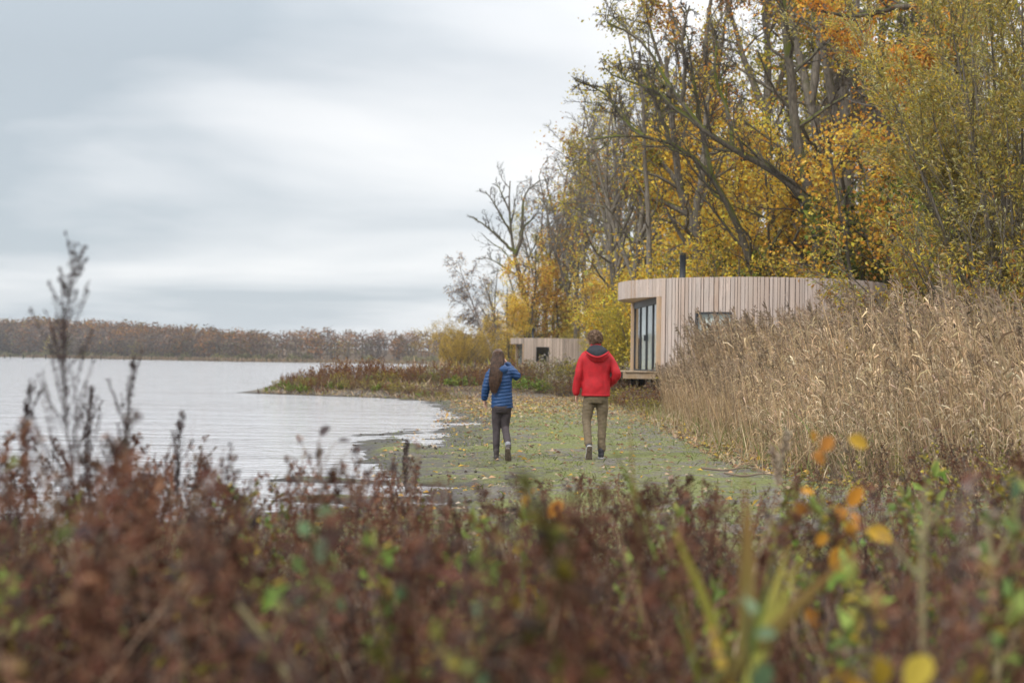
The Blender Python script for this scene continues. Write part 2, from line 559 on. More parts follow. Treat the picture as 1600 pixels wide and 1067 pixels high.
# ------------------------------------------------------------------ terrain and water
WATER_Z = -0.10
LAKE = np.array([
    (-90, 14.0), (-30, 13.2), (-16, 12.4), (-9, 11.9), (-5.2, 12.0), (-3.6, 12.6), (-2.6, 13.3), (-1.7, 14.0), (-1.25, 15.2), (-1.5, 17.0), (-1.95, 19.0), (-2.2, 21.2),
    (-2.35, 24.5), (-2.45, 28), (-2.3, 31.0), (-2.12, 30.0), (-2.0, 27.5), (-1.75, 24.6), (-1.25, 24.6), (-1.45, 30.0), (-1.65, 37.0), (-2.2, 45.0),
    (-2.8, 50.0), (-4.2, 53.3), (-6.2, 55.0), (-8.6, 56.8), (-10.6, 58.3), (-11.3, 59.6), (-10.2, 63.0), (-7.5, 68.0), (-5.5, 74.0),
    (-5.5, 85.0), (-6.5, 100.0), (-8.5, 125.0), (-10.5, 150.0), (-11.5, 165.0), (-7.0, 182.0), (15.0, 225.0), (60.0, 300.0), (110.0, 400.0), (80, 436),
    (40, 440), (-20, 444), (-60, 444), (-88, 452), (-150, 535), (-230, 640), (-330, 715), (-520, 760), (-800, 700), (-800, 60)], float)


def lake_sd(x, y):
    """Signed distance to the shoreline: positive on land, negative in the lake."""
    x = np.asarray(x, float); y = np.asarray(y, float)
    best = np.full(x.shape, 1e9)
    inside = np.zeros(x.shape, bool)
    n = len(LAKE)
    for i in range(n):
        ax, ay = LAKE[i]; bx, by = LAKE[(i + 1) % n]
        ex, ey = bx - ax, by - ay
        t = np.clip(((x - ax) * ex + (y - ay) * ey) / (ex * ex + ey * ey), 0, 1)
        best = np.minimum(best, (x - ax - t * ex) ** 2 + (y - ay - t * ey) ** 2)
        c = (ay > y) != (by > y)
        xi = ax + (y - ay) * ex / (ey if abs(ey) > 1e-9 else 1e-9)
        inside ^= c & (x < xi)
    d = np.sqrt(best)
    return np.where(inside, -d, d)


def sstep(v, a, b):
    t = np.clip((v - a) / (b - a), 0, 1)
    return t * t * (3 - 2 * t)


def hgt(x, y):
    x = np.asarray(x, float); y = np.asarray(y, float)
    s = lake_sd(x, y)
    p = np.stack([x, y, np.zeros_like(x)], -1)
    land = WATER_Z + 0.17 * (1 - np.exp(-np.maximum(s, 0) / 2.6)) + 0.024 * np.clip(s - 4.5, 0, 40)
    pen = sstep(y, 53.2, 56.0) * (1 - sstep(y, 74, 90)) * (1 - sstep(x, 4, 8))
    land = land + 0.34 * pen * sstep(s, 0.15, 1.5)
    land = land + np.where(y > 300, 0.13 * np.clip(s - 12, 0, 70) * (0.42 + 0.58 * sstep(-x, 40, 210)), 0)
    bed = WATER_Z - 0.055 * np.abs(s)
    z = np.where(s > 0, land, np.maximum(bed, -1.6))
    for bx, by, rx, ry, h in ((-2.45, 17.2, .7, .26, .125), (-1.9, 14.9, .75, .3, .10), (-3.9, 14.6, .4, .16, .16), (-1.9, 22.5, .25, .9, .07),
                              (-.95, 16.4, .55, .22, -.10), (-.5, 19.2, .35, .16, -.10), (-.75, 14.6, .5, .2, -.12), (.1, 17.4, .3, .12, -.10), (-1.0, 33.0, .5, .8, -.07)):
        z = z + h * np.exp(-((x - bx) / rx) ** 2 - ((y - by) / ry) ** 2)
    near = (1 - sstep(y, 60, 90)) * np.exp(-np.abs(s) / 5.0)
    z = z + near * (0.032 * wave(p, 1.3, 3) + 0.026 * wave(p, 4.5, 5) + 0.012 * wave(p, 11.0, 6))
    z = z + (1 - near) * 0.05 * wave(p, 0.35, 8) * (s > 0)
    return z


def axis(lo, hi, a, b, step, g):
    c = list(np.arange(a, b, step))
    v, st = b, step
    while v < hi:
        c.append(v); st *= g; v += st
    c.append(hi)
    v, st = a - step * g, step * g
    left = []
    while v > lo:
        left.append(v); st *= g; v -= st
    left.append(lo)
    return np.array(left[::-1] + c)


xs = axis(-2600, 2600, -5.0, 5.0, 0.15, 1.06)
ys = np.concatenate([np.arange(-40, 9, 1.5), np.arange(9, 34, 0.17), np.arange(34, 62, 0.4), axis(62, 3600, 62, 62.5, 0.5, 1.05)[1:]])
ys = np.unique(ys)
gx, gy = np.meshgrid(xs, ys)
gz = hgt(gx, gy)
acc = Acc()
ny, nx_ = gx.shape
idx = np.arange(ny * nx_).reshape(ny, nx_)
acc.add(np.stack([gx, gy, gz], -1).reshape(-1, 3), np.stack([idx[:-1, :-1], idx[:-1, 1:], idx[1:, 1:], idx[1:, :-1]], -1).reshape(-1, 4))
tag(acc.build('ground', M_GROUND, smooth=True), 'muddy lake shore ground with green algae and fallen leaves', kind='structure')
acc = Acc()
acc.add([(-1200, 5, WATER_Z), (160, 5, WATER_Z), (160, 800, WATER_Z), (-1200, 800, WATER_Z)], [[0, 1, 2, 3]])
tag(acc.build('lake_water', M_WATER), 'pale grey rippled lake water', kind='structure')


def gz1(x, y):
    return float(hgt(np.array([x]), np.array([y]))[0])


# ------------------------------------------------------------------ round cabins
def arc_box(acc, a0, a1, r0, r1, z0, z1, n, col=(.5, .5, .5)):
    """Closed curved slab between angles a0..a1 (radians)."""
    a = np.linspace(a0, a1, n + 1)
    ring = lambda r, z: np.stack([r * np.cos(a), r * np.sin(a), np.full(n + 1, z)], 1)
    V = np.concatenate([ring(r0, z0), ring(r1, z0), ring(r1, z1), ring(r0, z1)])
    m = n + 1; i = np.arange(n)
    q = []
    for s in range(4):
        A, B = s * m, ((s + 1) % 4) * m
        q.append(np.stack([A + i, A + i + 1, B + i + 1, B + i], 1))
    q = np.concatenate(q)
    q = np.concatenate([q, [[0, m, 2 * m, 3 * m], [n, 3 * m + n, 2 * m + n, m + n]]])
    acc.add(V, q[:, ::-1], None, col)


def disc(acc, r, z0, z1, n=64, col=(.5, .5, .5)):
    a = np.arange(n) * 2 * math.pi / n
    V = np.concatenate([np.stack([r * np.cos(a), r * np.sin(a), np.full(n, z)], 1) for z in (z0, z1)] + [[[0, 0, z0], [0, 0, z1]]])
    i = np.arange(n); j = (i + 1) % n
    acc.add(V, np.stack([i, j, j + n, i + n], 1), np.concatenate([np.stack([np.full(n, 2 * n), j, i], 1), np.stack([np.full(n, 2 * n + 1), i + n, j + n], 1)]), col)


def board_mesh(w, t, seed):
    """One larch board, unit height, base at z=0, outer face towards +X, slightly eased edges."""
    a = Acc(); e = 0.004; h = w / 2
    prof = np.array([(-t, -h), (-t, h), (-e, h), (0, h - e), (0, -h + e), (-e, -h)])
    V = np.concatenate([np.c_[prof, np.zeros(6)], np.c_[prof, np.ones(6)]])
    i = np.arange(6); j = (i + 1) % 6
    a.add(V, np.concatenate([np.stack([j, i, i + 6, j + 6], 1), [[0, 1, 2, 3], [0, 3, 4, 5], [6, 9, 8, 7], [6, 11, 10, 9]]]))
    me = a.mesh('board'); me.materials.append(M_BOARD)
    return me


BW = [0.065, 0.09, 0.115, 0.135, 0.16]
BM = [board_mesh(w, 0.028, i) for i, w in enumerate(BW)]


def cabin(loc, rz, half_open, win, label, detailed, seed, chim):
    rng = np.random.RandomState(seed)
    Rr, zf, zs, zt = 4.45, 1.11, 3.50, 4.06
    zb = 0.93
    root = thing('round_cabin', loc, label, 'cabin', 'round timber cabins', rz)
    a_f, a_b = math.pi + half_open, math.pi - half_open + 2 * math.pi   # cladding runs from the front jamb round to the back jamb
    chord = -Rr * math.cos(half_open); yj = Rr * math.sin(half_open)
    wa, ww, wz0, wz1 = win
    # membrane wall behind the boards, open at the window
    hw = ww / 2 / Rr
    ac = Acc()
    wi, wo = Rr - 0.14, Rr - 0.035
    arc_box(ac, a_f, wa - hw, wi, wo, zb, zt - 0.05, 16)
    arc_box(ac, wa + hw, a_b, wi, wo, zb, zt - 0.05, 90)
    arc_box(ac, wa - hw, wa + hw, wi, wo, zb, wz0, 4)
    arc_box(ac, wa - hw, wa + hw, wi, wo, wz1, zt - 0.05, 4)
    ac.build('wall', M_MEMB, root)
    ac = Acc(); disc(ac, Rr - 0.16, zt - 0.16, zt - 0.08)
    roof = ac.build('roof', M_ROOF, root)
    ac = Acc(); disc(ac, Rr - 0.033, zs, zs + 0.03)
    ac.build('soffit', M_FRESH, root)
    ac = Acc(); arc_box(ac, a_b - 2 * math.pi, a_f, wi, wo, zs + 0.032, zt - 0.05, 24)
    ac.build('fascia_backing', M_MEMB, root)
    ac = Acc(); disc(ac, Rr - 0.15, zb + 0.005, zf - 0.02)
    ac.build('floor', M_DECK, root)
    # boards
    def put(a, i, z0, h, proud):
        o = link('board', BM[i], root)
        r = Rr + proud
        o.location = (r * math.cos(a), r * math.sin(a), z0)
        o.rotation_euler = (0, 0, a)
        o.scale = (1, 1, h)
    jn = Acc()
    def put_far(a, i, z0, h, proud):
        M = Matrix.Rotation(a, 4, 'Z')
        w = BW[i]
        box(jn, (Rr + proud - 0.028, -w / 2, z0), (Rr + proud, w / 2, z0 + h), rng.uniform(0.62, 1.08) * np.array([1, .97, .93]), M)
    P = put if detailed else put_far
    a = a_f
    while a < a_b - 0.02:
        i = rng.choice(5, p=[.22, .24, .22, .2, .12])
        da = (BW[i] + rng.choice([0.012, 0.018, 0.032], p=[.42, .36, .22])) / Rr
        am = a + da / 2; pr = rng.uniform(-0.006, 0.007)
        if abs(am - wa) < hw:
            dz = rng.uniform(0, .02); P(am, i, zb - dz, wz0 - zb + dz, pr)
            P(am, i, wz1, zt - wz1 + rng.uniform(-.004, .004), pr)
        else:
            dz = rng.uniform(0, .03); P(am, i, zb - dz, zt - zb + dz + rng.uniform(-.003, .003), pr)
        a += da
    a = a_b - 2 * math.pi
    while a < a_f - 0.01:
        i = rng.choice(5, p=[.12, .22, .24, .24, .18])
        da = (BW[i] + 0.007) / Rr
        P(a + da / 2, i, zs - 0.02, zt - zs + 0.02 + rng.uniform(-.004, .004), rng.uniform(-0.003, 0.004))
        a += da
    if not detailed:
        o = jn.build('board_cladding', M_BOARDF, root)
    # glazed front along the chord
    x = chord
    for s in (-1, 1):
        ac = Acc(); box(ac, (x - 0.13, s * (yj - 0.11) - 0.06, zf), (x + 0.12, s * (yj - 0.11) + 0.06, zs - 0.002))
        ac.build('jamb', M_FRESH if detailed else M_FRESHF, root)
    y0, y1 = -yj + 0.18, yj - 0.18
    ac = Acc(); box(ac, (x - 0.05, y0, zs - 0.22), (x + 0.06, y1, zs - 0.003)); head = ac.build('door_head', M_FRAME, root)
    npane = 4
    fr = Acc()
    box(fr, (x - 0.03, y0, zf + 0.002), (x + 0.04, y1, zf + 0.05))
    ys_ = np.linspace(y0, y1, npane + 1)
    for k in range(npane + 1):
        yy = ys_[k]
        box(fr, (x - 0.034, yy - 0.035, zf + 0.004), (x + 0.044, yy + 0.035, zs - 0.222))
    door = fr.build('glazed_door', M_STEEL, root)
    for k in range(npane):
        ac = Acc(); box(ac, (x - 0.004, ys_[k] + 0.036, zf + 0.052), (x + 0.004, ys_[k + 1] - 0.036, zs - 0.224))
        ac.build('pane', M_GLASS, door)
    ac = Acc(); box(ac, (x - 0.10, ys_[2] - 0.03, zf + 1.0), (x - 0.035, ys_[2] + 0.03, zf + 1.2)); ac.build('handle', M_STEEL, door)
    # pale curtains just inside
    for (c0, c1) in ((y0 + 0.02, y0 + 2.45), (y0 + 2.5, y1 - 0.02)):
        ac = Acc(); n = 90
        yy = np.linspace(c0, c1, n); xx = x + 0.22 + 0.03 * np.sin(yy * 55)
        V = np.concatenate([np.c_[xx, yy, np.full(n, zf + 0.02)], np.c_[xx, yy, np.full(n, zs - 0.05)]])
        i = np.arange(n - 1)
        ac.add(V, np.stack([i, i + 1, i + n + 1, i + n], 1))
        ac.build('curtain', M_CURT, root, smooth=True)
    # window
    c, s = math.cos(wa), math.sin(wa)
    Mw = Matrix.Translation((Rr * c, Rr * s, 0)) @ Matrix.Rotation(wa, 4, 'Z')
    fr = Acc(); w2 = ww / 2
    for lo, hi in (((-.12, -w2, wz0), (-.02, -w2 + .045, wz1)), ((-.12, w2 - .045, wz0), (-.02, w2, wz1)),
                   ((-.118, -w2 + .045, wz0), (-.022, w2 - .045, wz0 + .05)), ((-.118, -w2 + .045, wz1 - .05), (-.022, w2 - .045, wz1))):
        box(fr, lo, hi, M=Mw)
    wf = fr.build('window', M_STEEL, root)
    ac = Acc(); box(ac, (-.075, -w2 + .046, wz0 + .051), (-.065, w2 - .046, wz1 - .051), M=Mw); ac.build('pane', M_GLASS, wf)
    ac = Acc(); box(ac, (-.20, -w2 + .05, wz0 + .06), (-.19, w2 - .05, wz1 - .06), M=Mw)
    if detailed:
        ac.build('added_pale_panel', M_CURT, wf)  # pale panel added behind the pane to lighten the dark window
    ac = Acc(); box(ac, (-.03, -w2 - .03, wz0 - .045), (.05, w2 + .03, wz0 - .003), M=Mw); ac.build('sill', M_FRAME, wf)
    # flue
    cx, cy = chim
    ac = Acc()
    pr = [(0.15, zt - .12), (0.125, zt + .08), (0.105, zt + .10), (0.105, zt + .98), (0.112, zt + .985), (0.112, zt + 1.02)]
    n = 20; aa = np.arange(n) * 2 * math.pi / n
    def lathe(acc, prof):
        V = np.concatenate([np.stack([cx + r * np.cos(aa), cy + r * np.sin(aa), np.full(n, z)], 1) for r, z in prof])
        i = np.arange(n); j = (i + 1) % n
        q = np.concatenate([np.stack([k * n + i, k * n + j, (k + 1) * n + j, (k + 1) * n + i], 1) for k in range(len(prof) - 1)])
        acc.add(V, q)
    lathe(ac, pr)
    fl = ac.build('flue', M_STEEL, root, smooth=True)
    ac = Acc(); lathe(ac, [(0.0, zt + 1.085), (0.15, zt + 1.075), (0.155, zt + 1.06), (0.12, zt + 1.05), (0.0, zt + 1.05)])
    for k in range(3):
        b = 2.1 * k
        box(ac, (cx + .07 * math.cos(b) - .008, cy + .07 * math.sin(b) - .008, zt + 1.0), (cx + .07 * math.cos(b) + .008, cy + .07 * math.sin(b) + .008, zt + 1.056))
    ac.build('flue_cap', M_STEEL, fl)
    # deck: planks on joists in front of the glazing
    wpl = 0.142
    xe = -Rr - 0.22
    xx = x - 0.14
    k = 0
    while xx - wpl > xe:
        ac = Acc(); L0 = -yj + 0.02 - rng.uniform(0, .02)
        box(ac, (xx - wpl + 0.006, L0, zf - 0.032), (xx, yj + rng.uniform(0, .02), zf))
        ac.build('plank', M_DECK, root)
        xx -= wpl; k += 1
    for yy in (-yj + .05, yj - .10):
        ac = Acc(); box(ac, (xe - .02, yy, zf - 0.235), (x - 0.15, yy + .05, zf - 0.034)); ac.build('rim_joist', M_DECK, root)
    for yy in np.linspace(-yj + .5, yj - .5, 5):
        ac = Acc(); box(ac, (xe, yy - .03, zf - .23), (x - .16, yy + .03, zf - .036)); ac.build('joist', M_PILE, root)
    for (pa, pr_) in [(math.pi + q, 3.9) for q in (-.55, -.2, .2, .55)] + [(q, 3.6) for q in (3.9, 4.5, 5.1, 5.7, 6.3, 1.2, 2.1)]:
        ac = Acc(); px0, py0 = pr_ * math.cos(pa), pr_ * math.sin(pa)
        box(ac, (px0 - .08, py0 - .08, -0.6), (px0 + .08, py0 + .08, zb))
        ac.build('pile', M_PILE, root)
    return root


def far_board_material():
    m, nt, out = new_mat('weathered_larch_cladding')
    at = N(nt, 'ShaderNodeAttribute', attribute_name='col')
    tcn = N(nt, 'ShaderNodeTexCoord')
    g = N(nt, 'ShaderNodeTexNoise', {'Vector': N(nt, 'ShaderNodeMapping', {0: tcn.outputs['Object'], 'Scale': (8, 8, 0.7)}).outputs[0], 'Scale': 1.0, 'Detail': 5.0})
    c = ramp_node(nt, g.outputs[0], [(0.3, (0.48, 0.39, 0.33)), (0.5, (0.54, 0.445, 0.38)), (0.7, (0.58, 0.485, 0.42))])
    c = mixc(nt, 1.0, c, at.outputs['Color'], 'MULTIPLY')
    p = N(nt, 'ShaderNodeBsdfPrincipled', {'Base Color': c, 'Roughness': 0.8, 'Specular IOR Level': 0.25})
    nt.links.new(p.outputs[0], out.inputs[0])
    return m


M_BOARDF = far_board_material()
M_FRESHF = M_FRESH
cabin((8.02, 48.0, 0), R_(4), R_(38), (R_(242), 1.15, 1.75, 2.98), 'round weathered larch cabin with black flue rising behind the reeds', True, 4, (-2.2, 0.6))
cabin((4.3, 142.0, -0.42), R_(7), R_(38), (R_(245.5), 1.3, 1.78, 3.2), 'small distant round larch cabin with a square window, beyond the two walkers', False, 9, (-2.2, 0.3))

# small low jetty and stakes at the far water
M_OLD = simple_mat('old_wood', (0.10, 0.085, 0.07), 0.9, 0.3, 20)
jt = thing('jetty', (-9.3, 118.0, 0), 'low dark wooden jetty in the water behind the weedy spit', 'jetty')
for k in range(16):
    ac = Acc(); box(ac, (-1.8 + k * .25, -0.7, .17), (-1.8 + k * .25 + .23, .7, .21)); ac.build('plank', M_OLD, jt)
ac = Acc(); box(ac, (-1.8, -.62, .05), (2.2, -.54, .168)); box(ac, (-1.8, .54, .05), (2.2, .62, .168)); ac.build('bearer', M_OLD, jt)
for k in range(3):
    ac = Acc(); box(ac, (-1.7 + k * 1.8, -.8, -1.2), (-1.58 + k * 1.8, -.7, .45)); ac.build('pile', M_OLD, jt)
rng = np.random.RandomState(77)
sk = Acc(); tubes(sk, np.array([[[0, 0, -1.5], [0.02, 0, 0.5], [0.05, 0.01, 1.6]]]), np.array([[.14, .13, .11]]), 6, (.05, .045, .04))
sk_me = sk.mesh('wooden_stake'); sk_me.materials.append(M_DRY)
for k, (px, d) in enumerate([(8, 420), (17, 425), (37, 420), (52, 430), (72, 430), (92, 418), (109, 425), (130, 420), (144, 428), (158, 415), (194, 425)]):
    o = link('wooden_stake', sk_me, None, (float(wx(px, d)), d, WATER_Z))
    o.rotation_euler = (rng.uniform(-.1, .1), rng.uniform(-.12, .12), rng.uniform(0, 6)); o.scale = (1, 1, rng.uniform(.6, 1.1))
    nth = ['first', 'second', 'third', 'fourth', 'fifth', 'sixth', 'seventh', 'eighth', 'ninth', 'tenth', 'last'][k]
    tag(o, 'thin dark wooden stake in the water before the far wood, %s from the left' % nth, 'stake', 'stakes along the far shore')
# ------------------------------------------------------------------ trees
GOLD = [(0.62, 0.40, 0.06), (0.66, 0.47, 0.09), (0.54, 0.30, 0.045), (0.55, 0.44, 0.12)]
ORNG = [(0.46, 0.21, 0.045), (0.55, 0.30, 0.055), (0.35, 0.15, 0.04), (0.53, 0.37, 0.09)]
RUST = [(0.26, 0.12, 0.035), (0.34, 0.18, 0.05), (0.20, 0.09, 0.03), (0.36, 0.24, 0.07)]
OLIV = [(0.26, 0.25, 0.055), (0.33, 0.29, 0.06), (0.20, 0.19, 0.05), (0.42, 0.32, 0.06)]
GREN = [(0.14, 0.18, 0.04), (0.20, 0.23, 0.05), (0.11, 0.13, 0.035), (0.30, 0.27, 0.06)]
YOLV = [(0.42, 0.33, 0.05), (0.50, 0.37, 0.05), (0.33, 0.28, 0.06), (0.28, 0.25, 0.06)]
WILL = [(0.27, 0.235, 0.07), (0.34, 0.28, 0.08), (0.21, 0.195, 0.08), (0.44, 0.31, 0.05), (0.36, 0.34, 0.20), (0.17, 0.15, 0.055), (.30, .22, .11)]
GRYL = [(.30, .24, .13), (.24, .19, .11)]
DARK = [(0.05, 0.065, 0.025), (0.07, 0.085, 0.03), (0.04, 0.05, 0.02)]
TWG = (0.19, 0.165, 0.14)


def leaf_on(acc, rng, P, spec):
    K, S, _ = P.shape
    n = spec['n']
    tot = int(K * n)
    k = rng.randint(0, K, tot)
    t = spec.get('t0', 0.2) + (1 - spec.get('t0', 0.2)) * rng.uniform(0, 1, tot)
    f = t * (S - 1); i = np.minimum(f.astype(int), S - 2); u = (f - i)[:, None]
    pos = P[k, i] * (1 - u) + P[k, i + 1] * u
    tan = nrm(P[k, i + 1] - P[k, i])
    pos = pos + rng.normal(size=(tot, 3)) * spec.get('spread', 0.1)
    if 'clump' in spec:
        s, thr = spec['clump']
        keep = wave(pos, s, spec.get('seed', 1)) > thr
        pos, tan = pos[keep], tan[keep]
    if 'keep' in spec:
        kk = spec['keep'](pos)
        pos, tan = pos[kk], tan[kk]
    m = len(pos)
    d = tan * spec.get('along', 0.6) + rng.normal(size=(m, 3)) * 0.6 + np.array([0, 0, spec.get('droop', -0.35)])
    nn = rng.normal(size=(m, 3)) * 0.8 + np.array([0, 0, 0.6])
    L = spec['size'] * rng.uniform(0.65, 1.3, m)
    col = pick(rng, spec['pal'], m, spec.get('w'))
    col = col * np.array([1.36, 1.34, 1.12])
    cl = wave(pos, spec.get('tone_s', 0.8), 23)[:, None]          # whole sprays turn colour together
    col = col * (1 + 0.22 * cl)
    leaves(acc, pos, d, nn, L, L * spec.get('asp', 0.62), np.clip(col, 0.01, 0.8))


def tree_arrays(seed, trunks, levels, leafs, ntrunk=1, S0=14, sides0=9, twig=TWG):
    """Returns (trunk Acc, crown Acc) in the coordinates of the trunks."""
    rng = np.random.RandomState(seed)
    P = np.stack([resample(t[0], S0) for t in trunks])
    Rr = np.stack([np.linspace(t[1] ** 0.8, t[2] ** 0.8, S0) ** 1.25 for t in trunks])
    P[:, 2:] += rng.normal(size=P[:, 2:].shape) * (Rr[:, 2:, None] * 0.22)
    tr, cr = Acc(), Acc()
    tubes(tr, P, Rr, sides0, TWG)
    pars = [(P, Rr)]
    for li, lv in enumerate(levels):
        src = pars[lv['src']] if 'src' in lv else pars[-1]
        if lv.get('both') and len(pars) > 1:
            n2 = max(1, lv['n'] // 3)
            pass
        kw = {k: lv[k] for k in ('n', 't0', 't1', 'ang', 'angj', 'L', 'Lt', 'S', 'wig', 'up', 'rf') if k in lv}
        kw.setdefault('angj', 14); kw.setdefault('Lt', 0.5); kw.setdefault('wig', 0.16); kw.setdefault('up', 0.03); kw.setdefault('rf', 0.6)
        Q, QR = spawn(rng, src[0], src[1], rmin=lv.get('rmin', 0.008), rel=lv.get('rel', True), side=lv.get('side'), **kw)
        dest = tr if li < ntrunk else cr
        cc = np.asarray(lv.get('col', twig)) * rng.uniform(0.75, 1.2, (len(Q), 1))
        tubes(dest, Q, QR, lv.get('sides', 4), cc)
        pars.append((Q, QR))
    for spc in leafs:
        leaf_on(cr, rng, pars[spc.get('src', -1)][0], spc)
    return tr, cr


def shift(acc, loc):
    loc = np.asarray(loc, float)
    acc.V = [v - loc for v in acc.V]


def make_tree(name, loc, label, group, seed, trunks, levels, leafs, bark, ntrunk=1, cat='tree', **kw):
    """trunks in world coordinates."""
    root = thing(name, loc, label, cat, group)
    tr, cr = tree_arrays(seed, trunks, levels, leafs, ntrunk, **kw)
    shift(tr, loc); shift(cr, loc)
    tr.build('trunk', bark, root, smooth=True)
    cr.build('crown', M_FOL, root)
    return root


def ppath(pts, d, rng, wob=0.5):
    """Pixel polyline at about depth d, wandering a little in depth, extended into the ground."""
    out = []
    dd = d
    for i, (a, b) in enumerate(pts):
        out.append(pix(a, b, dd))
        dd += rng.uniform(-wob, wob)
    return np.array(out)


BARE3 = [dict(n=10, t0=.25, t1=1, ang=42, L=.31, S=7, wig=.24, up=.06, rf=.5, sides=5, rmin=.032),
         dict(n=9, t0=.2, t1=1, ang=42, L=.50, S=6, wig=.25, up=.05, rf=.5, sides=3, rmin=.016),
         dict(n=9, t0=.15, t1=1, ang=40, L=.5, S=3, wig=.22, up=.04, rf=.5, sides=3, rmin=.010)]

wood = 'tall trees in the wood behind the near cabin'
rg = np.random.RandomState(5)
GND = 620


def base_of(px, d):
    x = wx(px, d)
    return (x, d, gz1(x, d) - 0.1)


def root_first(pts, d):
    """Start a pixel path at the ground below its first pixel."""
    x = wx(pts[0][0], d)
    return [pts[0]], x


def hero(name, label, d, paths, levels, leafs, bark, seed, ntrunk=1, rr=None, **kw):
    rg = np.random.RandomState(seed)
    tr = []
    b = None
    for j, (pts, r0, r1, ground) in enumerate(paths):
        p = ppath(pts, d, rg, kw.get('wob', 0.7))
        if ground:
            gx0, gy0 = p[0][0], p[0][1]
            g = np.array([gx0 + (p[0][0] - p[1][0]) * 0.25, gy0, gz1(gx0, gy0) - 0.25])
            p = np.vstack([g, p])
            if b is None:
                b = (g[0], g[1], g[2] + 0.25)
        elif tr:                                   # a fork starts on the stem it leaves
            Q = np.vstack([resample(a[0], 14)[i:i + 2].mean(0) if h else resample(a[0], 14)[i] for a in tr for i in range(13) for h in (0, 1)])
            q = Q[np.argmin(np.hypot(Q[:, 0] - p[0, 0], Q[:, 2] - p[0, 2]))]
            p = p + np.linspace(1, .3, len(p))[:, None] * (q - p[0])
        tr.append((p, r0, r1))
    kw.pop('wob', None)
    return make_tree(name, b, label, wood, seed, tr, levels, leafs, bark, ntrunk, **kw)


# leaning oak whose trunk slants up to the left over the cabin roof
hero('leaning_oak', 'leaning grey oak trunk slanting up to the left behind the cabin roof, nearly leafless', 56,
     [([(1187, 440), (1152, 346), (1123, 285), (1085, 240), (1045, 213), (1004, 210), (975, 204), (925, 218)], .25, .035, True),
      ([(1004, 210), (975, 190), (950, 148), (930, 136), (909, 128)], .09, .03, False),
      ([(1123, 285), (1108, 230), (1098, 170), (1085, 110), (1078, 60)], .12, .03, False),
      ([(1045, 213), (1030, 165), (1012, 130), (1000, 95)], .10, .03, False)],
     BARE3, [dict(n=.3, size=.13, pal=YOLV + GOLD, spread=.1, clump=(.9, .1), t0=.4)], M_BARKM, 11, twig=(.12, .10, .085))
# mossy oak with the long limb
hero('mossy_oak', 'mossy oak with one long bare limb reaching up left above the cabin flue', 54,
     [([(1290, 440), (1276, 383), (1265, 319), (1247, 241), (1237, 121), (1225, 20), (1215, -100)], .28, .11, True),
      ([(1268, 330), (1243, 297), (1202, 264), (1144, 247), (1103, 214), (1057, 161), (1020, 87), (1000, 54), (950, 39)], .17, .03, False),
      ([(1103, 214), (1070, 190), (1030, 150), (990, 135), (955, 120)], .10, .03, False),
      ([(1057, 161), (1065, 110), (1060, 60), (1075, 10)], .09, .03, False),
      ([(1144, 247), (1140, 190), (1115, 130), (1120, 70)], .10, .03, False)],
     BARE3, [dict(n=.6, size=.13, pal=ORNG + YOLV, spread=.12, clump=(.8, .12), t0=.3, keep=lambda p: p[:, 0] > 8.0)], M_BARKM, 12, twig=(.12, .10, .085))
OAKL = [dict(n=9, t0=.35, t1=1, ang=48, L=.34, S=7, wig=.2, up=.05, rf=.5, sides=5, rmin=.035),
        dict(n=7, t0=.2, t1=1, ang=42, L=.45, S=6, wig=.22, up=.02, rf=.5, sides=3, rmin=.018),
        dict(n=6, t0=.15, t1=1, ang=40, L=.5, S=4, wig=.2, up=.0, rf=.5, sides=3, rmin=.010)]
hero('oak', 'upright grey oak with an orange crown, its trunk just right of the mossy leaning limb', 58,
     [([(1290, 440), (1286, 280), (1273, 160), (1247, 108), (1230, 0), (1220, -140)], .29, .11, True),
      ([(1273, 160), (1285, 60), (1300, -80)], .2, .08, False)],
     OAKL, [dict(n=5, size=.16, pal=ORNG + YOLV + OLIV, spread=.22, clump=(.55, -.05), t0=.1)], M_BARK, 13)
hero('forked_oak', 'forked oak with two parallel grey trunks beside the yellow green willow', 55,
     [([(1322, 440), (1323, 297), (1316, 224), (1308, 172), (1286, 116), (1282, 65), (1280, -100)], .28, .11, True),
      ([(1323, 300), (1325, 216), (1319, 151), (1320, 99), (1338, 43), (1345, -100)], .24, .1, False)],
     OAKL, [dict(n=4.5, size=.16, pal=ORNG + RUST + YOLV, spread=.22, clump=(.6, -.05), t0=.1)], M_BARK, 14)
hero('slender_tree', 'straight slender grey trunk rising behind the left end of the cabin roof', 60,
     [([(1016, 436), (1012, 320), (1006, 214), (1003, 130), (1000, 80)], .17, .05, True)],
     [dict(n=12, t0=.4, t1=1, ang=45, L=.25, S=6, wig=.2, up=.05, rf=.4, sides=4, rmin=.02),
      dict(n=7, t0=.2, t1=1, ang=40, L=.45, S=4, wig=.22, up=.02, rf=.5, sides=3, rmin=.011)],
     [dict(n=2.5, size=.13, pal=OLIV + YOLV, spread=.15, clump=(.7, 0), t0=.2)], M_BARK, 15)
hero('old_oak', 'old grey oak splitting into several rising stems behind the black flue', 62,
     [([(1097, 440), (1095, 412), (1078, 342), (1061, 297), (1055, 230), (1045, 150), (1040, 90)], .36, .08, True),
      ([(1095, 412), (1090, 340), (1100, 260), (1105, 170), (1120, 90)], .22, .06, False),
      ([(1078, 342), (1045, 325), (1020, 318), (990, 290)], .16, .04, False),
      ([(1061, 297), (1030, 250), (1000, 225)], .13, .04, False)],
     OAKL, [dict(n=2.4, size=.14, pal=OLIV + YOLV + RUST, spread=.2, clump=(.6, .0), t0=.1)], M_BARK, 16)
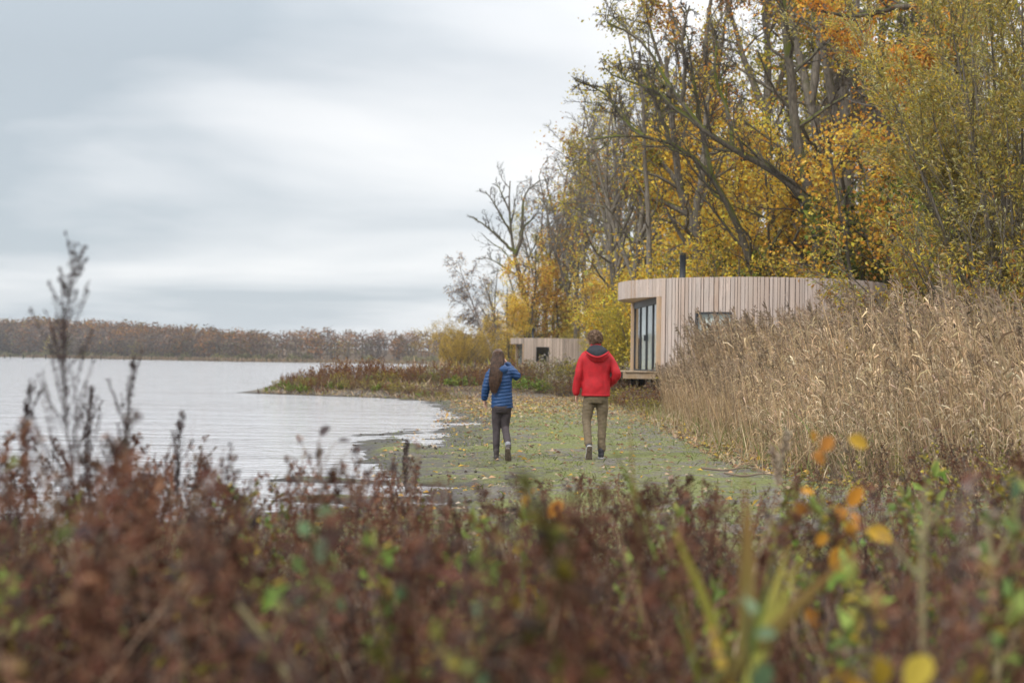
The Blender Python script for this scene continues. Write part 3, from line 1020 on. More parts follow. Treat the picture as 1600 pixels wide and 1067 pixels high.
hero('oak', 'tall oak behind the willow whose dark limb hangs orange leaves along the top', 47,
     [([(1560, 440), (1540, 300), (1515, 100), (1490, -60), (1480, -200)], .40, .15, True),
      ([(1505, 30), (1470, 8), (1400, 12), (1330, 28), (1290, 20)], .17, .04, False),
      ([(1500, 0), (1440, -40), (1370, -70), (1290, -90)], .2, .05, False),
      ([(1515, 90), (1470, 80), (1420, 90), (1380, 130)], .14, .04, False)],
     OAKL, [dict(n=8, size=.14, pal=ORNG + [(0.5, .2, .03)], spread=.2, clump=(.6, -.15), t0=.1)], M_BARKM, 17)

# ---- generic kinds, each built once and copied
KIND = {}


def kind(key, name, seed, H, trunks, levels, leafs, bark, ntrunk=1, **kw):
    KIND[key] = dict(name=name, seed=seed, trunks=trunks, levels=levels, leafs=leafs, bark=bark, ntrunk=ntrunk, kw=kw, root=None, H=H)


def stand(key, x, y, s, label, group, cat='tree', rz=None):
    k = KIND[key]
    rz = (abs(math.sin(x * 12.9 + y * 78.2)) * 6.28) if rz is None else rz
    loc = (x, y, gz1(x, y) - 0.08)
    if k['root'] is None:
        r = make_tree(k['name'], (0, 0, 0), label, group, k['seed'], k['trunks'], k['levels'], k['leafs'], k['bark'], k['ntrunk'], cat=cat, **k['kw'])
        k['root'] = r
        r.location = loc; r.rotation_euler = (0, 0, rz); r.scale = (s, s, s)
        return r
    r = dup(k['root'], loc, rz, s, label, group)
    r['category'] = cat
    return r


def trunk_line(H, lean, seed, r0, r1, n=8, wob=.25):
    r = np.random.RandomState(seed)
    z = np.linspace(-0.3, H, n)
    x = lean[0] * z + np.cumsum(r.normal(size=n)) * wob
    y = lean[1] * z + np.cumsum(r.normal(size=n)) * wob
    x -= x[0]; y -= y[0]
    return (np.c_[x, y, z], r0, r1)


def forked(H, seed, r0, nf=3, hf=.35):
    r = np.random.RandomState(seed)
    out = [trunk_line(H, (0, 0), seed, r0, .05)]
    base = out[0][0]
    for k in range(nf):
        t = hf + .12 * k
        i = t * 7
        p0 = base[int(i)] + (base[min(7, int(i) + 1)] - base[int(i)]) * (i - int(i))
        az = r.uniform(0, 6.28)
        h = H * (1 - t) * r.uniform(.7, .95)
        pts = [p0 + np.array([math.cos(az), math.sin(az), 0]) * h * .38 * (u ** .8) + np.array([0, 0, h * u]) for u in np.linspace(0, 1, 7)]
        out.append((np.array(pts), r0 * .5, .04))
    return out


L3 = lambda n1, n2, n3, up=.04: [dict(n=n1, t0=.3, t1=1, ang=50, L=.33, S=7, wig=.18, up=up, rf=.45, sides=4, rmin=.03, Lt=.45),
                                 dict(n=n2, t0=.2, t1=1, ang=42, L=.45, S=5, wig=.2, up=up * .5, rf=.5, sides=3, rmin=.018),
                                 dict(n=n3, t0=.15, t1=1, ang=40, L=.5, S=3, wig=.18, up=0, rf=.5, sides=3, rmin=.011)]
# heights are about 18 m at scale 1
kind('oak_olive', 'oak', 31, 18, forked(18, 31, .32), L3(9, 7, 5), [dict(n=6.5, size=.155, pal=OLIV + YOLV, spread=.26, clump=(.55, -.02), t0=.0)], M_BARK)
kind('oak_orange', 'oak', 32, 18, forked(18, 32, .32), L3(9, 7, 5), [dict(n=6.5, size=.155, pal=ORNG + RUST, spread=.26, clump=(.55, -.02), t0=.0)], M_BARK)
kind('oak_green', 'oak', 33, 18, forked(18, 33, .32), L3(9, 7, 5), [dict(n=6.5, size=.155, pal=GREN + OLIV + YOLV, spread=.28, clump=(.55, -.04), t0=.0)], M_BARK)
kind('oak_sparse', 'oak', 34, 18, forked(18, 34, .28), L3(10, 8, 7), [dict(n=2.2, size=.2, pal=RUST + YOLV, spread=.25, clump=(.5, .05), t0=.1)], M_BARK)
kind('oak_thin', 'oak', 38, 18, forked(18, 38, .28), L3(10, 8, 7), [dict(n=2.6, size=.16, pal=YOLV + OLIV + GRYL, spread=.25, clump=(.5, .0), t0=.1)], M_BARK)
kind('bare', 'bare_tree', 35, 18, forked(18, 35, .26, 4, .25), L3(11, 8, 8, .07), [dict(n=.25, size=.16, pal=RUST, spread=.2)], M_BARK)
kind('maple', 'field_maple', 36, 9, forked(9, 36, .14, 4, .15), [dict(n=14, t0=.12, t1=1, ang=58, L=.42, S=6, wig=.16, up=.02, rf=.45, sides=4, rmin=.018, Lt=.5), dict(n=8, t0=.15, t1=1, ang=45, L=.45, S=4, wig=.2, up=-.02, rf=.5, sides=3, rmin=.01)],
     [dict(n=20, size=.12, pal=GOLD, spread=.24, clump=(.8, -.3), t0=.0, asp=.8)], M_BARKM)
kind('maple_orange', 'field_maple', 37, 9, forked(9, 37, .14, 4, .15), [dict(n=14, t0=.12, t1=1, ang=58, L=.42, S=6, wig=.16, up=.02, rf=.45, sides=4, rmin=.018, Lt=.5), dict(n=8, t0=.15, t1=1, ang=45, L=.45, S=4, wig=.2, up=-.02, rf=.5, sides=3, rmin=.01)],
     [dict(n=20, size=.12, pal=ORNG + GOLD, spread=.22, clump=(.8, -.3), t0=.0, asp=.8)], M_BARKM)


def stems(n, H, seed, spread, r0):
    r = np.random.RandomState(seed)
    out = []
    for k in range(n):
        az = k * 2.399 + r.uniform(-.3, .3); a = spread * math.sqrt((k + .6) / n)
        h = H * r.uniform(.75, 1.05) * (1 - .25 * a)
        u = np.linspace(0, 1, 7)
        rr = h * np.tan(a * .9) * u ** 1.15
        out.append((np.c_[.12 * math.cos(az) + rr * math.cos(az), .12 * math.sin(az) + rr * math.sin(az), h * u - .15], r0 * r.uniform(.6, 1), .012))
    return out


SHL = [dict(n=9, t0=.15, t1=1, ang=32, L=.38, S=5, wig=.14, up=.06, rf=.5, sides=3, rmin=.010, Lt=.5),
       dict(n=7, t0=.1, t1=1, ang=32, L=.42, S=4, wig=.16, up=.03, rf=.5, sides=3, rmin=.006)]
kind('shrub_olive', 'willow_shrub', 41, 5, stems(11, 5, 41, .62, .05), SHL, [dict(n=14, size=.13, asp=.36, pal=YOLV + OLIV, spread=.14, clump=(1.0, -.35), t0=0)], M_BARK)
kind('shrub_ochre', 'willow_shrub', 45, 5, stems(18, 5, 45, .85, .05), SHL, [dict(n=18, size=.12, asp=.42, pal=[(.38, .27, .07), (.44, .31, .08), (.31, .22, .07), (.22, .165, .06)], spread=.16, clump=(1.0, -.4), t0=0)], M_BARK)
kind('shrub_gold', 'golden_shrub', 42, 5, stems(11, 5, 42, .62, .05), SHL, [dict(n=14, size=.13, asp=.6, pal=GOLD + YOLV, spread=.16, clump=(1.0, -.35), t0=0)], M_BARK)
kind('shrub_bare', 'thorny_shrub', 43, 5, stems(13, 5, 43, .75, .05), SHL, [dict(n=3.0, size=.10, asp=.5, pal=YOLV + RUST + OLIV, spread=.1, clump=(1.0, -.1), t0=0)], M_BARK, twig=(.20, .175, .15))
kind('shrub_dark', 'dark_shrub', 44, 5, stems(11, 5, 44, .62, .05), SHL, [dict(n=16, size=.13, asp=.6, pal=DARK + GREN, spread=.16, clump=(1.0, -.4), t0=0)], M_BARK)

u2 = 'autumn undergrowth round the cabins'
ms = 'field maples behind the near cabin'
# golden and orange mid crowns behind the near cabin
for key, px, d, s, lab in [
        ('maple', 1200, 58.5, 1.12, 'golden field maple glowing between the leaning oak and the upright oak trunks'),
        ('maple', 1130, 61, .85, 'low yellow field maple just right of the flue'),
        ('maple_orange', 1262, 60.5, .95, 'orange field maple low behind the cabin, between the grey oak trunks'),
        ('maple_orange', 1376, 51, 1.18, 'orange field maple partly hidden by the willow, right of the forked trunks'),
        ('maple', 1330, 63, 1.0, 'yellow field maple seen between the two stems of the forked oak'),
        ('maple', 1160, 66, 1.5, 'tall golden field maple behind the leaning oak')]:
    stand(key, wx(px, d), d, s, lab, ms)
# the wood behind: rows of oaks
rows = []
rr_ = np.random.RandomState(3)
tall = [('oak_thin', 990, 72, .86), ('oak_thin', 1062, 72, 1.05), ('oak_thin', 1120, 70, 1.2), ('oak_orange', 1185, 70, 1.25), ('oak_green', 1255, 68, 1.2), ('oak_thin', 1342, 68, 1.15),
        ('oak_green', 1400, 62, 1.25), ('oak_olive', 1470, 58, 1.25), ('oak_green', 1560, 56, 1.3), ('oak_orange', 1650, 52, 1.3), ('oak_olive', 1750, 50, 1.2), ('oak_green', 1880, 50, 1.2)]
txt = {'oak_thin': 'thin crowned yellow olive oak', 'oak_olive': 'olive leaved oak', 'oak_orange': 'orange leaved oak', 'oak_green': 'green leaved oak', 'oak_sparse': 'thinly leaved rusty oak', 'bare': 'bare grey tree'}
spot = ['above the left end of the near cabin roof', 'behind the old oak by the flue', 'standing behind the leaning oak', 'crown above the golden field maple', 'behind the mossy oak trunk', 'behind the forked oak',
        'rising behind the orange maple by the willow', 'top showing over the willow, left side', 'behind the middle of the willow', 'hidden mostly by the right side of the willow', 'beyond the right edge of the willow', 'past the willow at the far right']
for (key, px, d, s), sp in zip(tall, spot):
    stand(key, wx(px, d), d, s, 'tall ' + txt[key] + ' ' + sp, wood)
near_ = lambda q: ('behind the slender straight trunk' if q < 1050 else 'behind the old oak by the flue' if q < 1130 else 'behind the leaning oak trunk' if q < 1200 else 'behind the mossy oak limb' if q < 1262 else 'behind the upright oak' if q < 1310
                   else 'behind the forked oak' if q < 1370 else 'behind the left part of the willow' if q < 1470 else 'behind the middle of the willow' if q < 1570 else 'behind the right part of the willow')
for r, d0 in enumerate((84, 100)):
    for px in range(1040 - 30 * r, 1700, 75):
        d = d0 + rr_.uniform(-5, 5)
        key = ['oak_thin', 'oak_sparse', 'oak_green', 'oak_orange', 'bare', 'oak_thin'][rr_.randint(6)]
        q = px + rr_.uniform(-20, 20)
        stand(key, wx(q, d), d, rr_.uniform(.85, 1.2), txt[key] + ' in the ' + ('middle' if r == 0 else 'last') + ' row, ' + near_(q), wood)
# the row stepping down to the left along the shore
row = 'trees stepping down along the shore to the left of the cabin'
for key, px, d, s, lab in [
        ('oak_sparse', 968, 76, .84, 'thin leaved oak left of the slender trunk, first of the shore row'),
        ('bare', 950, 84, .90, 'bare grey tree top just left of the olive oak of the shore row'),
        ('oak_sparse', 925, 150, 1.5, 'thinly leaved rusty oak above the man in the red jacket'),
        ('bare', 905, 152, 1.38, 'tall bare tree in the shore row above the red jacket'),
        ('oak_sparse', 882, 155, 1.25, 'rusty thin oak behind the far cabin right side'),
        ('oak_sparse', 860, 158, 1.12, 'rusty brown oak above the middle of the far cabin'),
        ('bare', 848, 160, 1.08, 'bare tree between the rusty oak and the big bare forked tree'),
        ('oak_thin', 1000, 88, .95, 'thin olive oak in second row behind the slender trunk'),
        ('oak_sparse', 945, 112, 1.15, 'thin rusty oak in the second row of the shore trees'),
        ('oak_thin', 905, 168, 1.1, 'thin olive oak filling in behind the far cabin'),
        ('oak_sparse', 985, 118, 1.3, 'thin rusty oak far back left of the cabin roof'),
        ('oak_olive', 865, 160, 1.0, 'distant olive oak behind the far cabin flue'),
        ('bare', 778, 150, .62, 'small bare grey tree left of the big forked bare tree')]:
    stand(key, wx(px, d), d, s, lab, row)
# big bare forked tree
hero('bare_tree', 'big bare dark tree with forked limbs standing against the pale sky', 154,
     [([(824, 500), (819, 440), (803, 405), (798, 370), (795, 330), (797, 283)], .42, .06, True),
      ([(803, 405), (812, 385), (816, 365), (816, 310), (828, 295), (842, 284)], .26, .05, False),
      ([(800, 395), (788, 385), (770, 366), (752, 350), (733, 338)], .2, .05, False),
      ([(798, 370), (785, 345), (772, 320), (758, 300)], .15, .04, False),
      ([(795, 330), (782, 300), (775, 285)], .12, .04, False),
      ([(812, 430), (790, 418), (770, 405), (752, 400)], .13, .04, False)],
     [dict(n=7, t0=.2, t1=1, ang=40, L=.4, S=6, wig=.2, up=.08, rf=.5, sides=4, rmin=.05),
      dict(n=6, t0=.2, t1=1, ang=38, L=.5, S=5, wig=.2, up=.06, rf=.5, sides=3, rmin=.03),
      dict(n=5, t0=.2, t1=1, ang=38, L=.55, S=3, wig=.2, up=.04, rf=.5, sides=3, rmin=.02)],
     [], M_BARKM, 51, twig=(.11, .095, .085))
# drooping bare birches at the end of the wood
PURP = (0.115, 0.09, 0.09)
for sd, lab, pth, d in [(52, 'bare drooping birch at the left end of the wood', [(768, 555), (752, 510), (735, 465), (722, 430), (716, 410)], 135),
                        (53, 'slanting bare birch leaning left over the yellow bush', [(775, 560), (757, 520), (742, 490), (728, 470), (712, 455)], 133)]:
    hero('birch_tree', lab, d, [(pth, .16, .03, True)],
         [dict(n=16, t0=.25, t1=1, ang=48, L=.34, S=6, wig=.16, up=.03, rf=.45, sides=3, rmin=.025),
          dict(n=12, t0=.2, t1=1, ang=45, L=.5, S=5, wig=.16, up=-.12, rf=.5, sides=3, rmin=.014),
          dict(n=9, t0=.2, t1=1, ang=35, L=.55, S=3, wig=.12, up=-.2, rf=.5, sides=3, rmin=.010)],
         [dict(n=.3, size=.14, pal=RUST, spread=.1)], M_BIRCH, sd, twig=PURP)
# undergrowth and yellow trees by the far cabin
for key, px, d, s, lab in [
        ('shrub_ochre', 714, 128, 1.02, 'rounded ochre willow bush at the tip of the wooded shore'),
        ('shrub_ochre', 742, 134, .8, 'lower ochre bush just right of the rounded willow bush'),
        ('maple', 790, 146, .95, 'bright yellow field maple left of the far cabin'),
        ('maple', 838, 154, .92, 'bright yellow field maple behind the far cabin flue'),
        ('maple_orange', 822, 153, 1.45, 'orange gold maple under the big bare forked tree'),
        ('maple', 878, 156, .95, 'yellow field maple behind the right half of the far cabin'),
        ('maple', 770, 152, .75, 'small yellow maple behind the dark haired woman'),
        ('shrub_gold', 800, 150, .8, 'golden bush beside the open porch of the far cabin'),
        ('shrub_bare', 765, 138, .8, 'thorny leafless bush below the slanting birch'),
        ('shrub_gold', 958, 66, .82, 'pale golden bush right behind the man in red'),
        ('shrub_olive', 930, 122, .75, 'olive bush overlapping the right end of the far cabin'),
        ('shrub_gold', 972, 72, 1.0, 'golden bush between the man in red and the near cabin deck'),
        ('shrub_olive', 1000, 64, .8, 'olive bush behind the left jamb of the near cabin'),
        ('shrub_olive', 905, 148, .9, 'olive bush behind the far cabin at its right'),
        ('maple', 932, 150, 1.25, 'yellow field maple above the head of the man in red'),
        ('maple', 1008, 84, .85, 'yellow field maple seen under the near cabin roof overhang'),
        ('shrub_gold', 1040, 57, 1.05, 'golden bush behind the near cabin, left of the flue'),
        ('shrub_gold', 1100, 57, 1.15, 'golden bush just right of the flue, over the roof'),
        ('shrub_bare', 1150, 56, 1.2, 'thorny bush above the near cabin roof under the leaning oak'),
        ('shrub_dark', 1240, 56.5, 1.3, 'dark green ivy clad bush between the oak trunks'),
        ('shrub_gold', 1215, 55.6, 1.0, 'golden bush over the middle of the cabin roof'),
        ('shrub_bare', 1310, 53, 1.3, 'thorny bush at the foot of the forked oak'),
        ('shrub_dark', 1420, 52, 1.6, 'dark evergreen bush behind the willow'),
        ('shrub_dark', 1530, 46, 1.5, 'dark evergreen bush low behind the right of the willow')]:
    stand(key, wx(px, d), d, s, lab, u2, 'shrub' if 'shrub' in key else 'tree')

# deep wood that closes the view between the trunks (trees of the back rows too many and too hidden to count)
rng = np.random.RandomState(61)
wd = Acc()
protos = []
for sd, pal in ((1, RUST + OLIV), (2, GREN + DARK), (3, OLIV + YOLV)):
    tr, cr = tree_arrays(sd, [trunk_line(15, (0, 0), sd, .22, .05)], [dict(n=14, t0=.05, t1=1, ang=60, L=.30, S=4, wig=.2, up=.03, rf=.4, sides=3, rmin=.03)],
                         [dict(n=38, size=.48, pal=pal, spread=.7, t0=.05, src=-1)], 1, S0=6, sides0=4)
    a = Acc()
    for A in (tr, cr):
        V, C, q, t = A.arrays(); a.add(V, q, t, C)
    protos.append(a.arrays())
ids = []
for d in (112, 124, 138, 155, 175, 200):
    x0, x1 = wx(870, d) if d > 150 else wx(1010, d), wx(1800, d)
    for x in np.arange(x0, x1, 5.0):
        ids.append((x + rng.uniform(-2, 2), d + rng.uniform(-4, 4)))
ids = np.array(ids)
zz = hgt(ids[:, 0], ids[:, 1])
kk = rng.randint(0, 3, len(ids))
for j in range(3):
    m = kk == j
    wd.place(protos[j], np.c_[ids[m], zz[m]], rng.uniform(0, 6.28, m.sum()), rng.uniform(.75, 1.25, m.sum()), None, rng.uniform(.75, 1.15, m.sum()))
tag(wd.build('deep_wood', M_FOL), 'dense back of the wood closing the view between the trunks', kind='stuff')

# the near willow thicket on the right
d = 33.0
bx_, by_ = wx(1600, d), d
wst = []
r = np.random.RandomState(71)
for k in range(36):
    az = r.uniform(0, 6.28) if k > 20 else r.uniform(2.0, 4.6)
    a = r.uniform(.05, .62) if not 2.0 < az < 4.4 else r.uniform(.05, .36)
    h = r.uniform(7.5, 12.5) * (1 - .3 * a)
    u = np.linspace(0, 1, 8)
    rr = h * math.tan(a) * u ** 1.2
    wst.append((np.c_[bx_ + .5 * math.cos(az) + rr * math.cos(az), by_ + .5 * math.sin(az) + rr * math.sin(az), gz1(bx_, by_) - .2 + h * u - .04 * rr * rr * u], r.uniform(.05, .10), .012))
make_tree('willow_tree', (bx_, by_, gz1(bx_, by_)), 'big dense yellow green willow thicket with many thin stems filling the right edge', None, 72, wst,
          [dict(n=11, t0=.12, t1=1, ang=30, angj=12, L=.30, S=6, wig=.10, up=.05, rf=.45, sides=3, rmin=.012, Lt=.4),
           dict(n=9, t0=.1, t1=1, ang=30, L=.36, S=3, wig=.10, up=.03, rf=.5, sides=3, rmin=.006)],
          [dict(n=28, size=.125, asp=.24, pal=WILL, spread=.07, along=1.0, droop=-.1, clump=(.7, -.55), t0=.0, tone_s=.5),
           dict(n=20, size=.12, asp=.26, pal=WILL, spread=.10, along=1.0, droop=-.1, clump=(.7, -.4), t0=.0, src=1)], M_BARK, ntrunk=0, sides0=6, twig=(.20, .17, .13))
d = 30.5
wst = []
bx2, by2 = wx(1545, d), d
for k in range(22):
    az = r.uniform(1.9, 4.3) if k < 16 else r.uniform(0, 6.28)
    a = r.uniform(.3, 1.15)
    h = r.uniform(3.8, 5.9)
    u = np.linspace(0, 1, 8)
    wst.append((np.c_[bx2 + h * math.sin(a) * u * math.cos(az), by2 + h * math.sin(a) * u * math.sin(az), gz1(bx2, by2) + h * math.cos(a) * u - .25 * u * u * math.sin(a) * h * .4], r.uniform(.03, .055), .01))
make_tree('thorny_shrub', (bx2, by2, gz1(bx2, by2)), 'wide tangle of thin grey twigs and few small leaves below the willow, over the reeds', None, 73, wst,
          [dict(n=13, t0=.15, t1=1, ang=34, L=.34, S=6, wig=.12, up=.03, rf=.45, sides=3, rmin=.010, Lt=.4),
           dict(n=9, t0=.1, t1=1, ang=34, L=.4, S=4, wig=.14, up=.0, rf=.5, sides=3, rmin=.006)],
          [dict(n=7, size=.12, asp=.3, pal=WILL + YOLV + RUST, spread=.06, clump=(.9, -.2), t0=0)], M_BARK, ntrunk=0, cat='shrub', sides0=5, twig=(.24, .21, .175))

# ------------------------------------------------------------------ the far shore
rng = np.random.RandomState(81)
shore = np.array([(150, 440), (80, 441), (40, 443), (-20, 447), (-60, 447), (-88, 455), (-150, 538), (-230, 643), (-330, 718), (-520, 763)], float)
seg = np.linalg.norm(np.diff(shore, axis=0), axis=1); cum = np.concatenate([[0], np.cumsum(seg)])


def along(u, off):
    x = np.interp(u, cum, shore[:, 0]); y = np.interp(u, cum, shore[:, 1])
    return np.stack([x, y + off], 1)


def far_proto(sd, pal, H, nl, low, size=.82):
    """A far tree: thin grey trunk, a few limbs and a rounded crown of leaf sprays starting at 'low' of its height."""
    rg = np.random.RandomState(sd)
    a = Acc()
    tr = trunk_line(H * .9, (0, 0), sd, .17, .05, wob=.08)
    tubes(a, resample(tr[0], 5)[None], np.linspace(.17, .05, 5)[None], 4, (.15, .13, .12))
    P, Rr = resample(tr[0], 5)[None], np.linspace(.17, .05, 5)[None]
    Q, QR = spawn(rg, P, Rr, 7, .3, 1, 36, 12, .32, .5, 3, .1, .1, .5, rmin=.06)
    tubes(a, Q, QR, 3, (.16, .135, .125))
    dv = nrm(rg.normal(size=(nl, 3)))
    r = rg.uniform(.35, 1, nl)[:, None] ** .5
    lob = 1 + .22 * wave(dv, 2.5, sd)[:, None]
    c = dv * r * lob * np.array([2.7, 2.7, H * (1 - low) / 2]) + np.array([0, 0, H * (1 + low) / 2])
    leaves(a, c, rg.normal(size=(nl, 3)), rg.normal(size=(nl, 3)) + dv, size * rg.uniform(.6, 1.3, nl), size * .8 * rg.uniform(.6, 1.3, nl), pick(rg, pal, nl))
    return a.arrays()


GRYB = [(0.18, 0.13, 0.105), (0.21, 0.15, 0.115), (0.15, 0.11, 0.095), (.22, .165, .13)]
FR = [(0.36, 0.16, 0.055), (0.40, 0.20, 0.07), (0.28, 0.135, 0.06), (0.24, 0.16, 0.10)]
fps = [far_proto(1, FR, 14, 105, .2), far_proto(2, FR + GRYB, 14, 105, .15), far_proto(3, GRYB, 14, 105, .08), far_proto(4, GRYB + [(.25, .2, .13), (.22, .21, .09)], 13, 105, .02), far_proto(5, FR + [(.3, .2, .06)], 14.5, 110, .2), far_proto(6, [(.40, .31, .09), (.34, .27, .1)], 11, 120, .1)]
fw = Acc()
pts, hs, rws = [], [], []
for row_i in range(7):
    u = np.arange(0, cum[-1], 3.7); u = u + rng.uniform(-2, 2, len(u))
    p = along(u, 9 + row_i * 7.5 + rng.uniform(-3, 3, len(u)))
    h = (0.56 + 0.38 * sstep(p[:, 1], 445, 650)) * (1 + .10 * wave(np.c_[p * .02, np.zeros(len(p))], 1.0, 12))
    pts.append(p); hs.append(h * rng.uniform(.90, 1.10, len(u))); rws.append(np.full(len(u), row_i))
p = np.concatenate(pts); h = np.concatenate(hs); rw = np.concatenate(rws)
kk = np.where(rw < 3, rng.choice(6, len(p), p=[.10, .20, .32, .28, .05, .05]), rng.choice(6, len(p), p=[.36, .26, .1, .0, .26, .02]))
z = hgt(p[:, 0], p[:, 1])
for j in range(6):
    m = kk == j
    fw.place(fps[j], np.c_[p[m], z[m] - .2], rng.uniform(0, 6.28, m.sum()), np.c_[h[m] * 1.8, h[m] * 1.8, h[m]], None, rng.uniform(.4, 1.0, m.sum()))
tag(fw.build('far_forest', M_FOL), 'long rusty brown autumn forest along the far shore of the lake', kind='stuff')
# waterside bushes and reeds of the far shore
fb = Acc()
bp = Acc()
n = 150
dirs = nrm(rng.normal(size=(n, 3))); dirs[:, 2] = np.abs(dirs[:, 2])
cpos = dirs * rng.uniform(.6, 1, (n, 1)) * np.array([2.4, 2.4, 2.6])
leaves(bp, cpos, rng.normal(size=(n, 3)), rng.normal(size=(n, 3)), np.full(n, .9), np.full(n, .6), pick(rng, [(.26, .24, .10), (.30, .26, .12), (.22, .2, .12)], n))
bpa = bp.arrays()
u = np.sort(rng.uniform(0, cum[-1], 240))
p = along(u, rng.uniform(3, 6, len(u)))
fb.place(bpa, np.c_[p, hgt(p[:, 0], p[:, 1])], rng.uniform(0, 6.28, len(u)), rng.uniform(.35, 1.15, len(u)), None, rng.uniform(.45, .95, len(u)))
tag(fb.build('far_shore_shrubbery', M_FOL), 'low olive bushes lining the foot of the far forest', kind='stuff')
fr = Acc()
u = rng.uniform(0, cum[-1], 9000)
p = along(u, rng.uniform(-.5, 3.0, len(u)))
dn = wave(np.c_[p, np.zeros(len(p))], .03, 4) > -.25
p = p[dn]; m = len(p)
leaves(fr, np.c_[p, hgt(p[:, 0], p[:, 1]) - .1], np.c_[rng.normal(size=(m, 2)) * .12, np.ones(m)], np.c_[rng.normal(size=(m, 2)), np.zeros(m)], rng.uniform(.6, 1.7, m), np.full(m, .5), pick(rng, [(.24, .17, .11), (.29, .21, .13), (.2, .145, .095)], m), 0)
tag(fr.build('far_reeds', M_DRY), 'tan reed fringe along the far waterline', kind='stuff')

# ------------------------------------------------------------------ the two walkers
def cap_tube(acc, pts, rad, sides=14, S=None, flat=1.0):
    """Closed round-ended tube along pts with radii rad."""
    pts = np.asarray(pts, float); rad = np.asarray(rad, float)
    S = S or 4 * len(pts)
    seg = np.linalg.norm(np.diff(pts, axis=0), axis=1)
    t = np.concatenate([[0], np.cumsum(seg)]); t /= t[-1]
    u = np.linspace(0, 1, S)
    P = np.stack([np.interp(u, t, pts[:, k]) for k in range(3)], 1)
    for _ in range(2):
        P[1:-1] = .25 * P[:-2] + .5 * P[1:-1] + .25 * P[2:]
    r = np.interp(u, t, rad)
    d0 = nrm(P[0] - P[1]); d1 = nrm(P[-1] - P[-2])
    P = np.vstack([P[0] + d0 * r[0] * .95, P[0] + d0 * r[0] * .7, P, P[-1] + d1 * r[-1] * .7, P[-1] + d1 * r[-1] * .95])
    r = np.concatenate([[r[0] * .15, r[0] * .7], r, [r[-1] * .7, r[-1] * .15]])
    n0 = acc.n
    tubes(acc, P[None], r[None], sides, (.5, .5, .5))
    n = len(P) * sides
    for a, rev in ((n0, True), (n0 + n - sides, False)):
        i = np.arange(1, sides - 1)
        t_ = np.stack([np.full(sides - 2, a), a + i, a + i + 1], 1)
        acc.Ft.append(t_[:, ::-1] if rev else t_)


def rings(acc, rows, sides=28, power=2.3):
    """Closed stack of super-ellipse rings: (cx, cy, z, rx, ry)."""
    a = np.arange(sides) * 2 * math.pi / sides
    ca, sa = np.cos(a), np.sin(a)
    e = 2.0 / power
    X = np.sign(ca) * np.abs(ca) ** e; Y = np.sign(sa) * np.abs(sa) ** e
    V = np.concatenate([np.stack([r[0] + r[3] * X, r[1] + r[4] * Y, np.full(sides, r[2])], 1) for r in rows])
    i = np.arange(sides); j = (i + 1) % sides
    q = np.concatenate([np.stack([k * sides + i, k * sides + j, (k + 1) * sides + j, (k + 1) * sides + i], 1) for k in range(len(rows) - 1)])
    m = len(rows); k = np.arange(1, sides - 1)
    top = (m - 1) * sides
    t = np.concatenate([np.stack([np.zeros(sides - 2, int), k + 1, k], 1), np.stack([np.full(sides - 2, top), top + k, top + k + 1], 1)])
    acc.add(V, q, t)


def interp_rows(rows, n):
    rows = np.asarray(rows, float)
    z = np.linspace(rows[0, 2], rows[-1, 2], n)
    o = np.stack([np.interp(z, rows[:, 2], rows[:, k]) for k in range(5)], 1)
    for _ in range(3):
        o[1:-1, [0, 1, 3, 4]] = .25 * o[:-2, [0, 1, 3, 4]] + .5 * o[1:-1, [0, 1, 3, 4]] + .25 * o[2:, [0, 1, 3, 4]]
    return o


def ball(acc, c, r, n=10, M=None):
    u = np.linspace(0.08, math.pi - 0.08, n)
    a = np.arange(2 * n) * math.pi / n
    V = np.stack([np.outer(np.sin(u), np.cos(a)), np.outer(np.sin(u), np.sin(a)), np.outer(np.cos(u), np.ones(2 * n))], -1).reshape(-1, 3) * np.asarray(r, float)
    if M is not None:
        V = V @ np.array(M).T
    V = V + np.asarray(c, float)
    s = 2 * n
    i = np.arange(s); j = (i + 1) % s
    q = np.concatenate([np.stack([k * s + i, (k + 1) * s + i, (k + 1) * s + j, k * s + j], 1) for k in range(n - 1)])
    k = np.arange(1, s - 1); b = (n - 1) * s
    t = np.concatenate([np.stack([np.zeros(s - 2, int), k, k + 1], 1), np.stack([np.full(s - 2, b), b + k + 1, b + k], 1)])
    acc.add(V, q, t)


def fuse(name, acc, voxel, mat, parent, smooth=6, disp=None):
    """Union of closed shapes by voxel remesh, smoothed: one continuous surface."""
    me = acc.mesh(name + '_raw')
    o = link(name + '_raw', me)
    m = o.modifiers.new('r', 'REMESH'); m.mode = 'VOXEL'; m.voxel_size = voxel; m.use_smooth_shade = True
    if smooth:
        s = o.modifiers.new('s', 'SMOOTH'); s.iterations = smooth; s.factor = 0.5
    dg = bpy.context.evaluated_depsgraph_get()
    new = bpy.data.meshes.new_from_object(o.evaluated_get(dg), depsgraph=dg)
    bpy.data.objects.remove(o); bpy.data.meshes.remove(me)
    if disp is not None:
        n = len(new.vertices)
        V = np.empty(n * 3, np.float32); new.vertices.foreach_get('co', V); V = V.reshape(-1, 3).astype(float)
        Nn = np.empty(n * 3, np.float32); new.vertices.foreach_get('normal', Nn); Nn = Nn.reshape(-1, 3)
        V = V + Nn * disp(V)[:, None]
        new.vertices.foreach_set('co', V.astype(np.float32).ravel())
    new.name = name
    new.polygons.foreach_set('use_smooth', np.ones(len(new.polygons), bool))
    new.update()
    new.materials.clear(); new.materials.append(mat)
    return link(name, new, parent)


